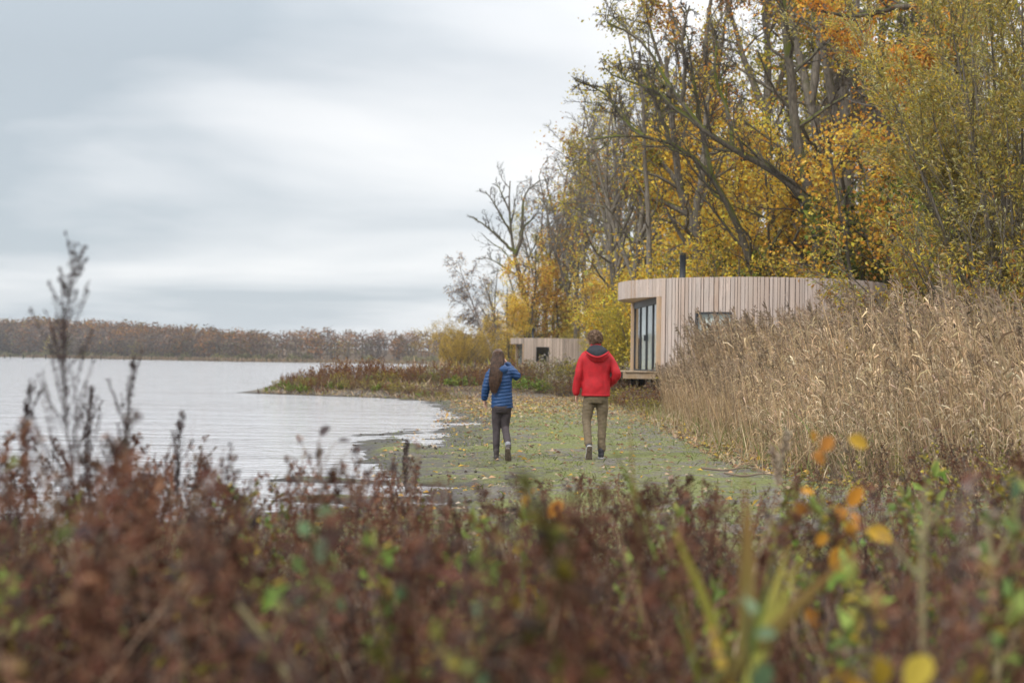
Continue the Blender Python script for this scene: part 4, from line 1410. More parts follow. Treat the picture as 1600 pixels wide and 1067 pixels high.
def hand(acc, w, d, thumb, curl, s=1.0):
    """w wrist, d finger direction, thumb sideways direction, curl towards palm normal."""
    w = np.asarray(w, float); d = nrm(np.asarray(d, float)); th = np.asarray(thumb, float)
    th = nrm(th - (th @ d) * d); pn = np.cross(d, th)
    cap_tube(acc, [w - d * .03, w + d * .02], [.026 * s, .027 * s])
    for k, o in enumerate((.026, .009, -.009, -.026)):
        b = w + d * .085 * s + th * o * s
        cap_tube(acc, [w + d * .02 * s + th * o * .6 * s, b], [.014 * s, .0115 * s], 8)
        L = (.072, .080, .075, .060)[k] * s
        c = curl * (1 + .12 * k)
        p, dd, pts = b, d, [b]
        for f in (.42, .32, .26):
            dd = nrm(dd + pn * c * .5)
            p = p + dd * L * f; pts.append(p)
        cap_tube(acc, pts, [.0105 * s, .0098 * s, .0088 * s, .0075 * s], 8)
    b = w + d * .025 * s + th * .025 * s
    p1 = b + nrm(d * .7 + th * .8 + pn * .3) * .035 * s
    p2 = p1 + nrm(d * .95 + th * .35 + pn * .3 * curl) * .045 * s
    cap_tube(acc, [b, p1, p2], [.015 * s, .0125 * s, .009 * s], 8)


def head(acc, c, s, yaw):
    M = Matrix.Rotation(yaw, 3, 'Z')
    Mx = np.array(M)
    P = lambda v: np.asarray(c) + Mx @ (np.asarray(v) * s)
    ball(acc, P((0, -.012, .02)), np.array((.075, .093, .098)) * s, 12, M)
    ball(acc, P((0, .022, -.055)), np.array((.056, .062, .066)) * s, 10, M)
    ball(acc, P((0, .062, -.098)), np.array((.024, .02, .02)) * s, 8, M)
    cap_tube(acc, [P((0, .080, .012)), P((0, .098, -.018)), P((0, .094, -.03))], np.array([.008, .011, .013]) * s, 8)
    for x in (-1, 1):
        ball(acc, P((x * .078, -.005, -.012)), np.array((.011, .020, .032)) * s, 8, M)
        ball(acc, P((x * .033, .070, .030)), np.array((.02, .012, .007)) * s, 6, M)
    ball(acc, P((0, .076, -.052)), np.array((.024, .010, .006)) * s, 6, M)
    ball(acc, P((0, .075, -.064)), np.array((.020, .010, .006)) * s, 6, M)
    return P, M


def eyes(parent, P, M, s):
    for x in (-1, 1):
        a = Acc(); ball(a, P((x * .032, .072, .012)), np.array((.012, .012, .009)) * s, 6, M)
        a.build('eye', M_EYE, parent, smooth=True)


def shoe(parent, ankle, pitch, yaw, s, m_up, m_sole, high=0.0):
    """ankle is 0.09 above the sole when flat; pitch > 0 points the toe down."""
    M = np.array(Matrix.Rotation(yaw, 3, 'Z') @ Matrix.Rotation(-pitch, 3, 'X'))
    up, so = Acc(), Acc()
    ys = np.array([-.075, -.065, -.03, .02, .07, .12, .165, .19, .20])
    wd = np.array([.020, .033, .037, .037, .042, .046, .041, .026, .012])
    ht = np.array([.055, .075, .085, .085, .066, .048, .036, .028, .022])
    n = 12; a = np.arange(n) * 2 * math.pi / n
    def lof(acc, wd, z0, z1):
        V = np.concatenate([np.stack([w * np.cos(a), np.full(n, y), b + (t - b) * (.5 + .5 * np.sin(a))], 1) for y, w, b, t in zip(ys, wd, z0, z1)])
        i = np.arange(n); j = (i + 1) % n
        q = np.concatenate([np.stack([k * n + j, k * n + i, (k + 1) * n + i, (k + 1) * n + j], 1) for k in range(len(ys) - 1)])
        k = np.arange(1, n - 1); e = (len(ys) - 1) * n
        acc.add((V * s - np.array([0, 0, .09 * s])) @ M.T + np.asarray(ankle), q, np.concatenate([np.stack([np.zeros(n - 2, int), k, k + 1], 1), np.stack([np.full(n - 2, e), e + k + 1, e + k], 1)]))
    lof(up, wd, np.full(9, .008), ht + .01)
    k0 = (np.array([0, -.02, .055]) * s - np.array([0, 0, .09 * s])) @ M.T + np.asarray(ankle)
    k1 = (np.array([0, -.028, .125 + high]) * s - np.array([0, 0, .09 * s])) @ M.T + np.asarray(ankle)
    cap_tube(up, [k0, k1], [.042 * s, .043 * s], 12)
    ou = fuse('shoe', up, .006, m_up, parent, 3)
    lof(so, wd + .006, np.full(9, -.012) + np.array([.006, .002, 0, 0, 0, 0, .002, .007, .012]), np.full(9, .022))
    so.build('sole', m_sole, ou, smooth=True)
    bt = Acc()
    lof(bt, wd + .002, np.full(9, -.016) + np.array([.006, .002, 0, 0, 0, 0, .002, .007, .012]), np.full(9, -.010) + np.array([.006, .002, 0, 0, 0, 0, .002, .007, .012]))
    bt.build('tread', M_TREAD, ou)


M_SKIN = simple_mat('skin', (0.52, 0.30, 0.22), 0.55, 0.05, 40)
M_EYE = simple_mat('eye_white', (0.7, 0.68, 0.65), 0.3, 0.02)
M_RED = simple_mat('red_shell_fabric', (0.43, 0.010, 0.017), 0.7, 0.10, 14, 0.15)
M_BLK = simple_mat('black_lining', (0.018, 0.02, 0.026), 0.8, 0.2, 40)
M_BRN = simple_mat('olive_brown_cotton', (0.145, 0.11, 0.068), 0.85, 0.12, 25, 0.2)
M_BLUE = simple_mat('blue_quilted_nylon', (0.010, 0.048, 0.145), 0.5, 0.10, 16)
M_LEG = simple_mat('dark_faded_denim', (0.052, 0.041, 0.044), 0.85, 0.22, 12, 0.1)
M_SOLEW = simple_mat('white_rubber_sole', (0.44, 0.42, 0.40), 0.6, 0.12, 30)
M_SOLED = simple_mat('grey_rubber_sole', (0.12, 0.10, 0.09), 0.8, 0.2, 40)
M_TREAD = simple_mat('worn_tread', (0.16, 0.125, 0.10), 0.9, 0.3, 40)
M_SHOE = simple_mat('dark_shoe', (0.04, 0.038, 0.045), 0.7, 0.2, 40)
M_BOOT = simple_mat('dark_boot', (0.055, 0.045, 0.042), 0.7, 0.2, 40)
M_SOCK = simple_mat('pale_sock', (0.24, 0.24, 0.26), 0.9, 0.2, 60)
M_CURL = simple_mat('brown_curly_hair', (0.165, 0.10, 0.06), 0.6, 0.22, 45)
M_HAIR = simple_mat('long_brown_hair', (0.078, 0.042, 0.026), 0.45, 0.35, 25)


def crease(V, amt, s, seed, zs=2.2):
    p = V * np.array([1, 1, zs])
    w = wave(p, s, seed); w2 = wave(p, s * 2.1, seed + 1)
    return amt * (np.abs(w) * 1.4 - .5 + .4 * w2)


def man(loc, rz):
    root = thing('person', loc, 'man in a red jacket with black lined hood and olive brown trousers walking away', 'person', None, rz)
    b = Acc()
    H0 = np.array((-.03, .03, 1.675))
    P, M = head(b, H0, 1.02, .35)
    cap_tube(b, [(0, -.01, 1.42), (-.01, .0, 1.53), (-.03, .02, 1.63)], [.06, .056, .058])
    rings(b, interp_rows([(0, 0, .84, .13, .095), (0, 0, .95, .14, .10), (0, .01, 1.1, .125, .095), (0, .01, 1.3, .15, .105), (0, 0, 1.45, .15, .085), (0, 0, 1.5, .08, .06)], 20))
    LA = [(-.175, -.01, 1.45), (-.245, -.03, 1.19), (-.272, .02, .935)]
    RA = [(.180, -.01, 1.45), (.285, -.07, 1.20), (.20, .14, 1.06)]
    LL = [(-.085, 0, .88), (-.125, -.015, .54), (-.105, -.26, .20)]
    RL = [(.085, 0, .88), (.095, .03, .53), (.085, .0, .10)]
    for A in (LA, RA):
        cap_tube(b, A, [.05, .04, .029])
    for A in (LL, RL):
        cap_tube(b, A, [.075, .052, .038])
    hand(b, (-.274, .025, .92), (-.03, .10, -1), (.25, 1, .05), .45)
    hand(b, (.195, .15, 1.055), (-.6, .75, -.35), (.2, .3, 1), .5)
    fuse('body', b, .0075, M_SKIN, root, 4)
    eyes(root, P, M, 1.02)
    # jacket
    j = Acc()
    rings(j, interp_rows([(.0, 0, .895, .200, .145), (.0, .0, 1.0, .202, .145), (0, .0, 1.15, .192, .140), (0, .0, 1.32, .205, .15), (0, -.01, 1.44, .205, .135), (0, -.01, 1.51, .165, .105), (-.005, 0, 1.565, .09, .085), (-.01, .01, 1.635, .078, .082), (-.012, .012, 1.655, .076, .08)], 44))
    cap_tube(j, [(-.150, -.01, 1.475), (-.195, -.015, 1.40), (-.252, -.03, 1.20), (-.272, .01, 1.0), (-.277, .02, .935)], [.056, .066, .062, .056, .053])
    cap_tube(j, [(.150, -.01, 1.475), (.205, -.015, 1.40), (.298, -.07, 1.20), (.25, .06, 1.10), (.21, .13, 1.065)], [.056, .066, .064, .056, .053])
    fuse('jacket', j, .010, M_RED, root, 7, lambda V: (.009 * wave(V * np.array([1, 1, .45]), 13, 21) - .006 * np.exp(-(wave(V @ np.array([[1, 0, .6], [0, 1, 0], [-.5, 0, .8]]), 9, 15) / .16) ** 2) + .004 * wave(V @ np.array([[1, 0, .5], [0, 1, 0], [-.4, 0, .7]]), 22, 4)) * sstep(V[:, 2], .9, .97))
    c = Acc(); rings(c, [(.0, 0, .888, .199, .144), (0, 0, .912, .2045, .149), (0, 0, .914, .199, .144)], 40); 
    c.build('hem_band', M_RED, root, smooth=True)
    # hood lying on the back: red pouch, black lining showing in the opening
    h = Acc()
    n = 26
    rows = []
    for v in np.linspace(0, 1, 14):
        z = 1.575 - .215 * v
        w = .10 + .068 * math.sin(min(1, v * 1.8) * math.pi / 2) - .085 * max(0, v - .55) / .45
        back = np.interp(v, [0, .35, .62, .85, 1], [.125, .175, .215, .20, .165])
        rows.append((0.004 + .015 * v, -(back + .02) / 2, z, w, (back - .02) / 2))
    rings(h, rows[::-1], n, 2.0)
    fuse('hood', h, .009, M_RED, root, 5, lambda V: crease(V, .007, 11, 31, 1.0))
    ln = Acc()
    # lining: a patch over the upper back of the hood, edges curving to a V
    us, vs = np.linspace(-1, 1, 17), np.linspace(0, 1, 11)
    top = [(-.005 + x * .092, -.088 - .034 * (1 - x * x) ** .5, 1.615 - .02 * abs(x) ** 2) for x in us]
    bot = [(.0 + x * .158, -.145 - .10 * (1 - .75 * x * x), 1.455 + .075 * abs(x) ** 1.7) for x in us]
    G = np.array([[np.array(t) * (1 - v) + np.array(bb) * v + np.array([0, -.036 * math.sin(v * math.pi), 0]) for t, bb in zip(top, bot)] for v in vs])
    V = G.reshape(-1, 3); nu = len(us); i, k = np.meshgrid(np.arange(nu - 1), np.arange(len(vs) - 1)); i = i.ravel(); k = k.ravel()
    q = np.stack([k * nu + i, k * nu + i + 1, (k + 1) * nu + i + 1, (k + 1) * nu + i], 1)
    ln.add(V, q); ln.add(V + np.array([0, .02, 0]), q[:, ::-1])
    ln.build('hood_lining', M_BLK, root, smooth=True)
    rm = Acc(); cap_tube(rm, [(.0 + x * .163, -.142 - .10 * (1 - .75 * x * x), 1.438 + .078 * abs(x) ** 1.7) for x in us], [.015] * 17, 10)
    fuse('hood_rim', rm, .006, M_RED, root, 2)
    # trousers
    t = Acc()
    rings(t, interp_rows([(0, 0, .79, .155, .12), (0, -.005, .86, .168, .132), (0, 0, .95, .165, .125)], 12))
    cap_tube(t, [(-.082, -.002, .86), (-.105, .0, .72), (-.128, -.02, .54), (-.118, -.17, .33), (-.108, -.252, .225)], [.092, .088, .066, .058, .056])
    cap_tube(t, [(.085, -.002, .86), (.095, .018, .70), (.098, .030, .53), (.092, .0, .28), (.088, -.01, .13)], [.092, .088, .066, .060, .058])
    fuse('trousers', t, .010, M_BRN, root, 6, lambda V: crease(V, .007, 9, 41, 2.8))
    shoe(root, (-.106, -.262, .175), 1.12, .06, 1.02, M_SHOE, M_SOLEW)
    shoe(root, (.086, -.005, .096), .0, -.05, 1.02, M_SHOE, M_SOLEW)
    # curly hair
    hr = Acc()
    rg = np.random.RandomState(8)
    ball(hr, P((0, -.022, .040)), np.array((.082, .092, .090)) * 1.02, 12, M)
    ball(hr, P((0, -.065, -.015)), np.array((.068, .045, .062)) * 1.02, 10, M)
    for k in range(230):
        dv = nrm(rg.normal(size=3))
        if dv[2] < -.75 or (dv[1] > .55 and dv[2] < .45) or (dv[1] > .2 and dv[2] < -.1):
            continue
        ball(hr, P(np.array((0, -.022, .034)) + dv * np.array((.083, .095, .092)) * rg.uniform(.93, 1.17)), np.full(3, rg.uniform(.009, .021)), 5)
    fuse('hair', hr, .005, M_CURL, root, 1)
    cu = Acc(); K = 420
    dv = nrm(rg.normal(size=(K * 3, 3)))
    dv = dv[~((dv[:, 2] < -.7) | ((dv[:, 1] > .55) & (dv[:, 2] < .45)) | ((dv[:, 1] > .2) & (dv[:, 2] < -.1)))][:K]
    st = np.array([P(np.array((0, -.022, .034)) + v * np.array((.088, .10, .097))) for v in dv])
    tan = nrm(np.cross(dv, rg.normal(size=dv.shape)))
    u = np.linspace(0, 1, 6)[None, :, None]; L = rg.uniform(.025, .055, (len(dv), 1, 1))
    Q = st[:, None] + dv[:, None] * (.020 * np.sin(u * 2.6)) + tan[:, None] * L * u + np.cross(dv, tan)[:, None] * .010 * np.sin(u * 5)
    tubes(cu, Q, np.linspace(.0042, .0016, 6)[None].repeat(len(dv), 0), 3, (.1, .06, .03))
    cu.build('hair_curls', M_CURL, root, smooth=True)
    return root


def quilt(V, axis_len, amp, period):
    ph = axis_len / period
    return amp * (np.abs(np.sin(ph * math.pi)) ** .55 - .6)


def woman(loc, rz):
    root = thing('person', loc, 'woman with long brown hair in a blue quilted jacket, hand raised to her face', 'person', None, rz)
    b = Acc()
    H0 = np.array((-.045, .02, 1.472))
    P, M = head(b, H0, .95, -.22)
    cap_tube(b, [(-.01, -.01, 1.22), (-.02, .0, 1.32), (-.04, .012, 1.42)], [.05, .046, .048])
    rings(b, interp_rows([(.01, 0, .74, .12, .09), (.01, 0, .84, .125, .09), (.01, .01, 1.0, .10, .08), (.0, .01, 1.15, .12, .09), (-.005, 0, 1.27, .12, .07), (-.01, 0, 1.32, .06, .05)], 20))
    LA = [(-.15, -.01, 1.275), (-.205, -.03, 1.06), (-.235, .02, .88)]
    RA = [(.125, .0, 1.285), (.215, .02, 1.20), (.065, .19, 1.395)]
    LL = [(-.055, 0, .76), (-.058, .03, .46), (-.056, .0, .09)]
    RL = [(.08, 0, .76), (.066, .03, .47), (.112, -.25, .235)]
    for A in (LA, RA):
        cap_tube(b, A, [.042, .034, .025])
    for A in (LL, RL):
        cap_tube(b, A, [.066, .046, .034])
    hand(b, (-.237, .025, .868), (.1, .12, -1), (.3, 1, .05), .5, .9)
    hand(b, (.056, .195, 1.405), (-.5, -.2, 1), (-.2, -1, -.1), .35, .9)
    fuse('body', b, .0075, M_SKIN, root, 4)
    eyes(root, P, M, .95)
    j = Acc()
    rows = interp_rows([(.018, 0, .752, .155, .125), (.016, 0, .85, .152, .122), (.012, .0, 1.0, .140, .112), (.0, .0, 1.15, .152, .12), (-.006, -.005, 1.25, .155, .108), (-.010, -.005, 1.315, .12, .085), (-.02, 0, 1.36, .072, .07), (-.03, .006, 1.40, .066, .066)], 110)
    rings(j, rows, 36, 2.15)
    cap_tube(j, [(-.115, -.01, 1.275), (-.158, -.015, 1.22), (-.208, -.03, 1.06), (-.228, .0, .94), (-.236, .02, .895)], [.062, .068, .060, .054, .050], S=50)
    cap_tube(j, [(.10, .0, 1.285), (.15, .0, 1.265), (.228, .02, 1.20), (.16, .10, 1.28), (.082, .165, 1.365)], [.062, .068, .062, .054, .050], S=50)

    def qd(V):
        z = V[:, 2] - .02 * np.sin(V[:, 0] * 9) + .006 * wave(V, 9, 3)
        tors = quilt(V, z, .010, .048)
        return tors + crease(V, .004, 10, 51)
    fuse('jacket', j, .0085, M_BLUE, root, 4, qd)
    # small hood lying folded at the nape
    h = Acc()
    rings(h, [(-.005, -.085, 1.23, .05, .03), (-.003, -.10, 1.255, .085, .042), (-.005, -.105, 1.295, .105, .05), (-.012, -.09, 1.335, .10, .05), (-.02, -.06, 1.37, .075, .045)], 26, 2.0)
    fuse('hood', h, .009, M_BLUE, root, 4, lambda V: quilt(V, V[:, 2], .006, .035))
    t = Acc()
    rings(t, interp_rows([(.012, 0, .68, .125, .10), (.012, -.012, .76, .145, .12), (.012, 0, .84, .13, .105)], 12))
    cap_tube(t, [(-.052, -.002, .75), (-.060, .015, .60), (-.060, .03, .46), (-.058, -.008, .27), (-.056, -.004, .12)], [.080, .073, .055, .054, .042])
    cap_tube(t, [(.076, -.002, .75), (.070, .015, .60), (.066, .03, .47), (.090, -.12, .34), (.110, -.228, .255)], [.080, .073, .055, .054, .042])
    fuse('trousers', t, .009, M_LEG, root, 5, lambda V: crease(V, .004, 11, 61, 3.0))
    shoe(root, (.115, -.255, .195), .95, -.12, .92, M_BOOT, M_SOLED, .03)
    shoe(root, (-.056, -.002, .088), 0., .05, .92, M_BOOT, M_SOLED, .03)
    for p0, p1 in (((.107, -.222, .262), (.113, -.245, .232)), ((-.056, -.006, .15), (-.056, -.006, .118))):
        a = Acc(); cap_tube(a, [p0, p1], [.043, .042], 14); a.build('sock', M_SOCK, root, smooth=True)
    # long hair: a cap plus a fall of strands down the back
    hr = Acc()
    rg = np.random.RandomState(9)
    ball(hr, P((0, -.018, .026)), np.array((.083, .100, .104)) * .95, 12, M)
    fall = interp_rows([(-.098, -.125, .965, .040, .010), (-.098, -.135, 1.04, .066, .020), (-.085, -.135, 1.15, .085, .028), (-.070, -.120, 1.27, .092, .035), (-.055, -.075, 1.38, .088, .050), (-.047, -.02, 1.47, .082, .08), (-.046, -.0, 1.53, .07, .08)], 30)
    rings(hr, fall, 26, 2.0)
    fuse('hair', hr, .008, M_HAIR, root, 4, lambda V: .006 * wave(V * np.array([5.0, 5.0, .6]), 9, 7))
    st = Acc()
    K, S = 420, 16
    Pp = np.zeros((K, S, 3))
    for k in range(K):
        x = rg.uniform(-1, 1)
        zb = 1.00 - .09 * rg.uniform(0, 1) + .04 * abs(x) + rg.uniform(0, .16)
        out = rg.uniform(.9, 1.08)
        z = np.linspace(1.555 - .03 * x * x, zb, S)
        ctr = np.stack([np.interp(z, fall[:, 2], fall[:, c]) for c in (0, 1, 3, 4)], 1)
        wv = .004 * np.sin(np.linspace(0, 9, S) + rg.uniform(0, 6.3))
        Pp[k] = np.stack([ctr[:, 0] + x * ctr[:, 2] * out + wv, ctr[:, 1] - math.sqrt(max(0, 1 - x * x)) * (ctr[:, 3] * out) - .004, z], 1)
    tubes(st, Pp, np.linspace(.0042, .0016, S)[None].repeat(K, 0), 3, (.05, .03, .02))
    st.build('hair_strands', M_HAIR, root, smooth=True)
    return root


man((float(wx(932, 20.2)), 20.2, gz1(wx(932, 20.2), 20.2) - .005), .0)
woman((float(wx(784, 20.25)), 20.25, gz1(wx(784, 20.25), 20.25) - .005), .0)

# ------------------------------------------------------------------ plants, reeds, leaf litter
REDB = [(0.25, 0.13, 0.08), (0.15, 0.062, 0.042), (0.19, 0.085, 0.055), (0.11, 0.05, 0.036), (0.22, 0.12, 0.075), (0.14, 0.075, 0.05)]
GRYW = [(0.17, 0.135, 0.115), (0.22, 0.18, 0.15), (0.13, 0.10, 0.085), (0.26, 0.20, 0.15)]
PURB = [(0.085, 0.062, 0.06), (0.11, 0.08, 0.075), (0.065, 0.048, 0.045)]
STRW = [(0.49, 0.36, 0.22), (0.57, 0.45, 0.30), (0.41, 0.29, 0.17), (0.46, 0.36, 0.25), (0.33, 0.235, 0.15)]
LIME = [(0.20, 0.30, 0.06), (0.28, 0.36, 0.09), (0.15, 0.24, 0.07), (0.33, 0.36, 0.10)]
BLUG = [(0.15, 0.23, 0.12), (0.19, 0.26, 0.15), (0.12, 0.18, 0.09)]


def blades(acc, base, d, L, Wd, bend, col, S=4, up=None):
    """Tapering strips: base (N,3), initial direction d, droop 'bend' (N,)."""
    Nn = len(base)
    d = nrm(d)
    side = nrm(np.cross(d, np.random.RandomState(Nn).normal(size=(Nn, 3))))
    P = np.zeros((Nn, S, 3)); P[:, 0] = base
    dd = d.copy()
    for s in range(1, S):
        dd = nrm(dd + np.array([0, 0, -1.0]) * (bend / (S - 1))[:, None] * (s * .7))
        P[:, s] = P[:, s - 1] + dd * (L / (S - 1))[:, None]
    w = np.array([.7, 1, .8, .45, .2, .1])[np.linspace(0, 4.0, S).astype(int)]
    w[-1] = .08
    A = P + side[:, None] * (Wd[:, None] * w[None])[..., None] * .5
    B = P - side[:, None] * (Wd[:, None] * w[None])[..., None] * .5
    V = np.stack([A, B], 2).reshape(-1, 3)
    o = (np.arange(Nn) * S * 2)[:, None]
    k = np.arange(S - 1)[None] * 2
    q = np.stack([o + k, o + k + 1, o + k + 3, o + k + 2], -1).reshape(-1, 4)
    acc.add(V, q, None, np.repeat(col, S * 2, axis=0))


def weed_proto(seed, H=1.0, pal=REDB, stemc=(.15, .075, .05), nb=12, nl=150, lsz=.035, ang=38, bl=.30, t0=.25, sr=.005, nst=1, asp=.6, droop=-.3, brad=.0):
    rng = np.random.RandomState(seed)
    a = Acc()
    tr = []
    for k in range(nst):
        az = rng.uniform(0, 6.28); sp = .0 if nst == 1 else rng.uniform(.05, .22)
        u = np.linspace(0, 1, 8)
        h = H * rng.uniform(.8, 1.05)
        br = brad * math.sqrt(rng.uniform(0, 1)); h = h * (1 - .45 * (br / max(brad, 1e-6)) ** 2 * (brad > 0))
        tr.append((np.c_[br * math.cos(az) + sp * h * u * math.cos(az) + .03 * np.sin(u * 5 + az), br * math.sin(az) + sp * h * u * math.sin(az) + .03 * np.sin(u * 4), h * u - .03], sr, sr * .35))
    P = np.stack([resample(t[0], 8) for t in tr]); Rr = np.stack([np.linspace(t[1], t[2], 8) for t in tr])
    tubes(a, P, Rr, 3, stemc)
    Q, QR = spawn(rng, P, Rr, nb, t0, 1, ang, 14, bl * H, .6, 4, .10, .06, .55, rmin=.0018, rel=False)
    tubes(a, Q, QR, 3, pick(rng, [stemc], len(Q), None, .25))
    T = Q
    m = int(nl * nst)
    k = rng.randint(0, len(T), m); t = rng.uniform(.15, 1, m) * 3; i = np.minimum(t.astype(int), 2); f = (t - i)[:, None]
    pos = T[k, i] * (1 - f) + T[k, i + 1] * f
    tan = nrm(T[k, i + 1] - T[k, i])
    leaves(a, pos, tan * .5 + rng.normal(size=(m, 3)) * .7 + [0, 0, droop], rng.normal(size=(m, 3)), lsz * rng.uniform(.5, 1.5, m), lsz * asp * rng.uniform(.5, 1.3, m), pick(rng, pal, m), .25)
    return a.arrays()


W_RED = weed_proto(1, 1.0, REDB, nb=14, nl=170)
W_RED2 = weed_proto(2, 1.0, REDB + GRYW, nb=10, nl=130, ang=30, bl=.38, stemc=(.20, .09, .06))
W_GRY = weed_proto(3, 1.0, GRYW + REDB, nb=14, nl=170, lsz=.028, stemc=(.17, .13, .11))
W_PUR = weed_proto(4, 1.0, PURB + REDB, nb=16, nl=220, lsz=.026, ang=30, bl=.26, stemc=(.10, .07, .06))
W_GRN = weed_proto(5, .7, LIME + OLIV, nb=10, nl=70, lsz=.07, ang=50, bl=.28, stemc=(.20, .19, .08), t0=.1)
W_DOCK = weed_proto(6, 1.0, [(.17, .06, .035), (.21, .085, .045)] + REDB, nb=9, nl=230, lsz=.02, ang=16, bl=.30, t0=.45, stemc=(.20, .085, .05), sr=.007)
W_OLV = weed_proto(7, .9, OLIV + YOLV + GRYW, nb=10, nl=100, lsz=.05, ang=42, bl=.3, stemc=(.24, .19, .10))
rng = np.random.RandomState(101)


def topline(px):
    return np.interp(px, [-300, 0, 120, 280, 380, 470, 560, 640, 700, 800, 900, 1000, 1150, 1300, 1450, 1600, 1900], [660, 665, 640, 685, 730, 780, 790, 755, 770, 750, 728, 725, 745, 775, 730, 685, 660])


# the blurred thicket of dead weeds in front of the camera
thick = Acc()
Nw = 860
d = 2.1 + 6.4 * rng.uniform(0, 1, Nw) ** 1.1
half = .37 * d + 1.1
x = rng.uniform(-1, 1, Nw) * half
px = 800 + x / d * F
yt = topline(px) + np.where(d < 3.4, 45, 0) + np.where((px > 1030) & (px < 1330) & (d < 3.4), 270, 0) + 300 * rng.uniform(0, 1, Nw) ** 1.25
ztop = 1.38 - (yt - hor(px)) / F * d
g0 = hgt(x, d)
hh = np.clip(ztop - g0, .18, 1.3)
ok = wave(np.c_[x, d, 0 * x], 2.2, 93) > rng.uniform(-1.2, -.15, Nw)
protos = [W_RED, W_RED2, W_GRY, W_PUR, W_DOCK, W_OLV]
tone = wave(np.c_[x, d, np.zeros(Nw)], 1.1, 9)
for j, pr in enumerate(protos):
    pass
kk = np.array([rng.choice(6, p=(np.array([.26, .24, .12, .16, .16, .06]) if (t < .35 and X < 1.0) else np.array([.16, .12, .30, .28, .08, .06])) ) for t, X in zip(tone, x / d * 3)])
for j, pr in enumerate(protos):
    m = (kk == j) & ok
    s = np.c_[hh[m] * .55 + .32, hh[m] * .55 + .32, hh[m] / (1.0 if j < 5 else .9)]
    thick.place(pr, np.c_[x[m], d[m], g0[m]], rng.uniform(0, 6.28, m.sum()), s, rng.normal(size=(m.sum(), 2)) * .2, rng.uniform(.42, 1.3, m.sum()) * np.clip(.92 + .55 * wave(np.c_[x[m], d[m], 0 * x[m]], 1.5, 91), .35, 1.6))  # broad patches of darker colour paint in shaded gaps between the weeds
# arching, crossing stems and big withered leaves close to the camera
n3 = 700
d3 = rng.uniform(2.5, 6.5, n3); x3 = rng.uniform(-1, 1, n3) * (.37 * d3 + .4)
p3 = 800 + x3 / d3 * F
z3 = 1.38 - (topline(p3) + np.where((p3 > 1040) & (p3 < 1320) & (d3 < 3.4), 250, 0) + 40 + 330 * rng.uniform(0, 1, n3) - hor(p3)) / F * d3
az3 = rng.uniform(0, 6.28, n3); u3 = np.linspace(0, 1, 7)
L3_ = rng.uniform(.35, 1.0, n3)
el3 = np.radians(rng.uniform(25, 80, n3))[:, None]
PP = np.stack([x3[:, None] + (np.cos(az3) * L3_)[:, None] * np.cos(el3) * (u3 - .5), d3[:, None] + .5 * (np.sin(az3) * L3_)[:, None] * np.cos(el3) * (u3 - .5), np.maximum(z3[:, None] - L3_[:, None] * np.sin(el3) * (1 - u3) - .10 * L3_[:, None] * u3 ** 2, .05)], -1)
tubes(thick, PP, rng.uniform(.002, .0042, (n3, 1)) * np.linspace(1, .5, 7), 3, pick(rng, [(.17, .07, .045), (.22, .11, .07), (.25, .17, .11), (.09, .045, .035)], n3, None, .25))
n4 = 2000
d4 = rng.uniform(2.0, 6.5, n4); x4 = rng.uniform(-1, 1, n4) * (.37 * d4 + .4)
p4 = 800 + x4 / d4 * F
z4 = 1.38 - (topline(p4) + 30 + 420 * rng.uniform(0, 1, n4) - hor(p4)) / F * d4
k4 = ~((p4 > 1040) & (p4 < 1320) & (d4 < 3.4)) & (z4 > hgt(x4, d4) + .03) & (wave(np.c_[x4, d4, z4], 3.0, 77) > -.2)
m4 = int(k4.sum())
leaves(thick, np.c_[x4, d4, z4][k4], rng.normal(size=(m4, 3)) + [0, 0, -.8], rng.normal(size=(m4, 3)), rng.uniform(.02, .065, m4), rng.uniform(.010, .03, m4), pick(rng, REDB + PURB + [(.20, .09, .05), (.22, .15, .10), (.16, .11, .09), (.34, .22, .08), (.18, .20, .07)], m4, None, .3) * .8, .3)
# thin wisps: bare dry stems rising a little above the mass
n6 = 1500
d6 = rng.uniform(2.8, 8.5, n6); x6 = rng.uniform(-1, 1, n6) * (.37 * d6 + .6); p6 = 800 + x6 / d6 * F; g6 = hgt(x6, d6)
h6 = np.clip(1.38 - (topline(p6) - 20 + 260 * rng.uniform(0, 1, n6) ** .8 + np.where((p6 > 1040) & (p6 < 1320) & (d6 < 3.4), 200, 0) - hor(p6)) / F * d6 - g6, .2, 1.4)
blades(thick, np.c_[x6, d6, g6], np.c_[rng.normal(size=(n6, 2)) * .22, np.ones(n6)], h6 * 1.05, rng.uniform(.004, .009, n6), rng.uniform(.0, .5, n6), pick(rng, GRYW + REDB + [(.36, .27, .18), (.42, .33, .22), (.28, .19, .12)], n6, None, .25), 5)
# brown undergrowth where the reed bed breaks down at the near right
n7 = 110
y7 = rng.uniform(9.0, 16.5, n7); p7 = rng.uniform(1230, 1680, n7); x7 = wx(p7, y7); g7 = hgt(x7, y7)
h7 = np.clip(1.38 - (np.interp(p7, [1200, 1350, 1500, 1650], [735, 705, 660, 620]) + rng.uniform(-10, 80, n7) - hor(p7)) / F * y7 - g7, .25, 1.3)
for j in range(6):
    m = np.arange(n7) % 6 == j
    thick.place(protos[(2, 5, 3, 2, 5, 1)[j]], np.c_[x7[m], y7[m], g7[m]], rng.uniform(0, 6.28, m.sum()), np.c_[h7[m] * .6 + .2, h7[m] * .6 + .2, h7[m]], rng.normal(size=(m.sum(), 2)) * .2, rng.uniform(.6, 1.3, m.sum()))
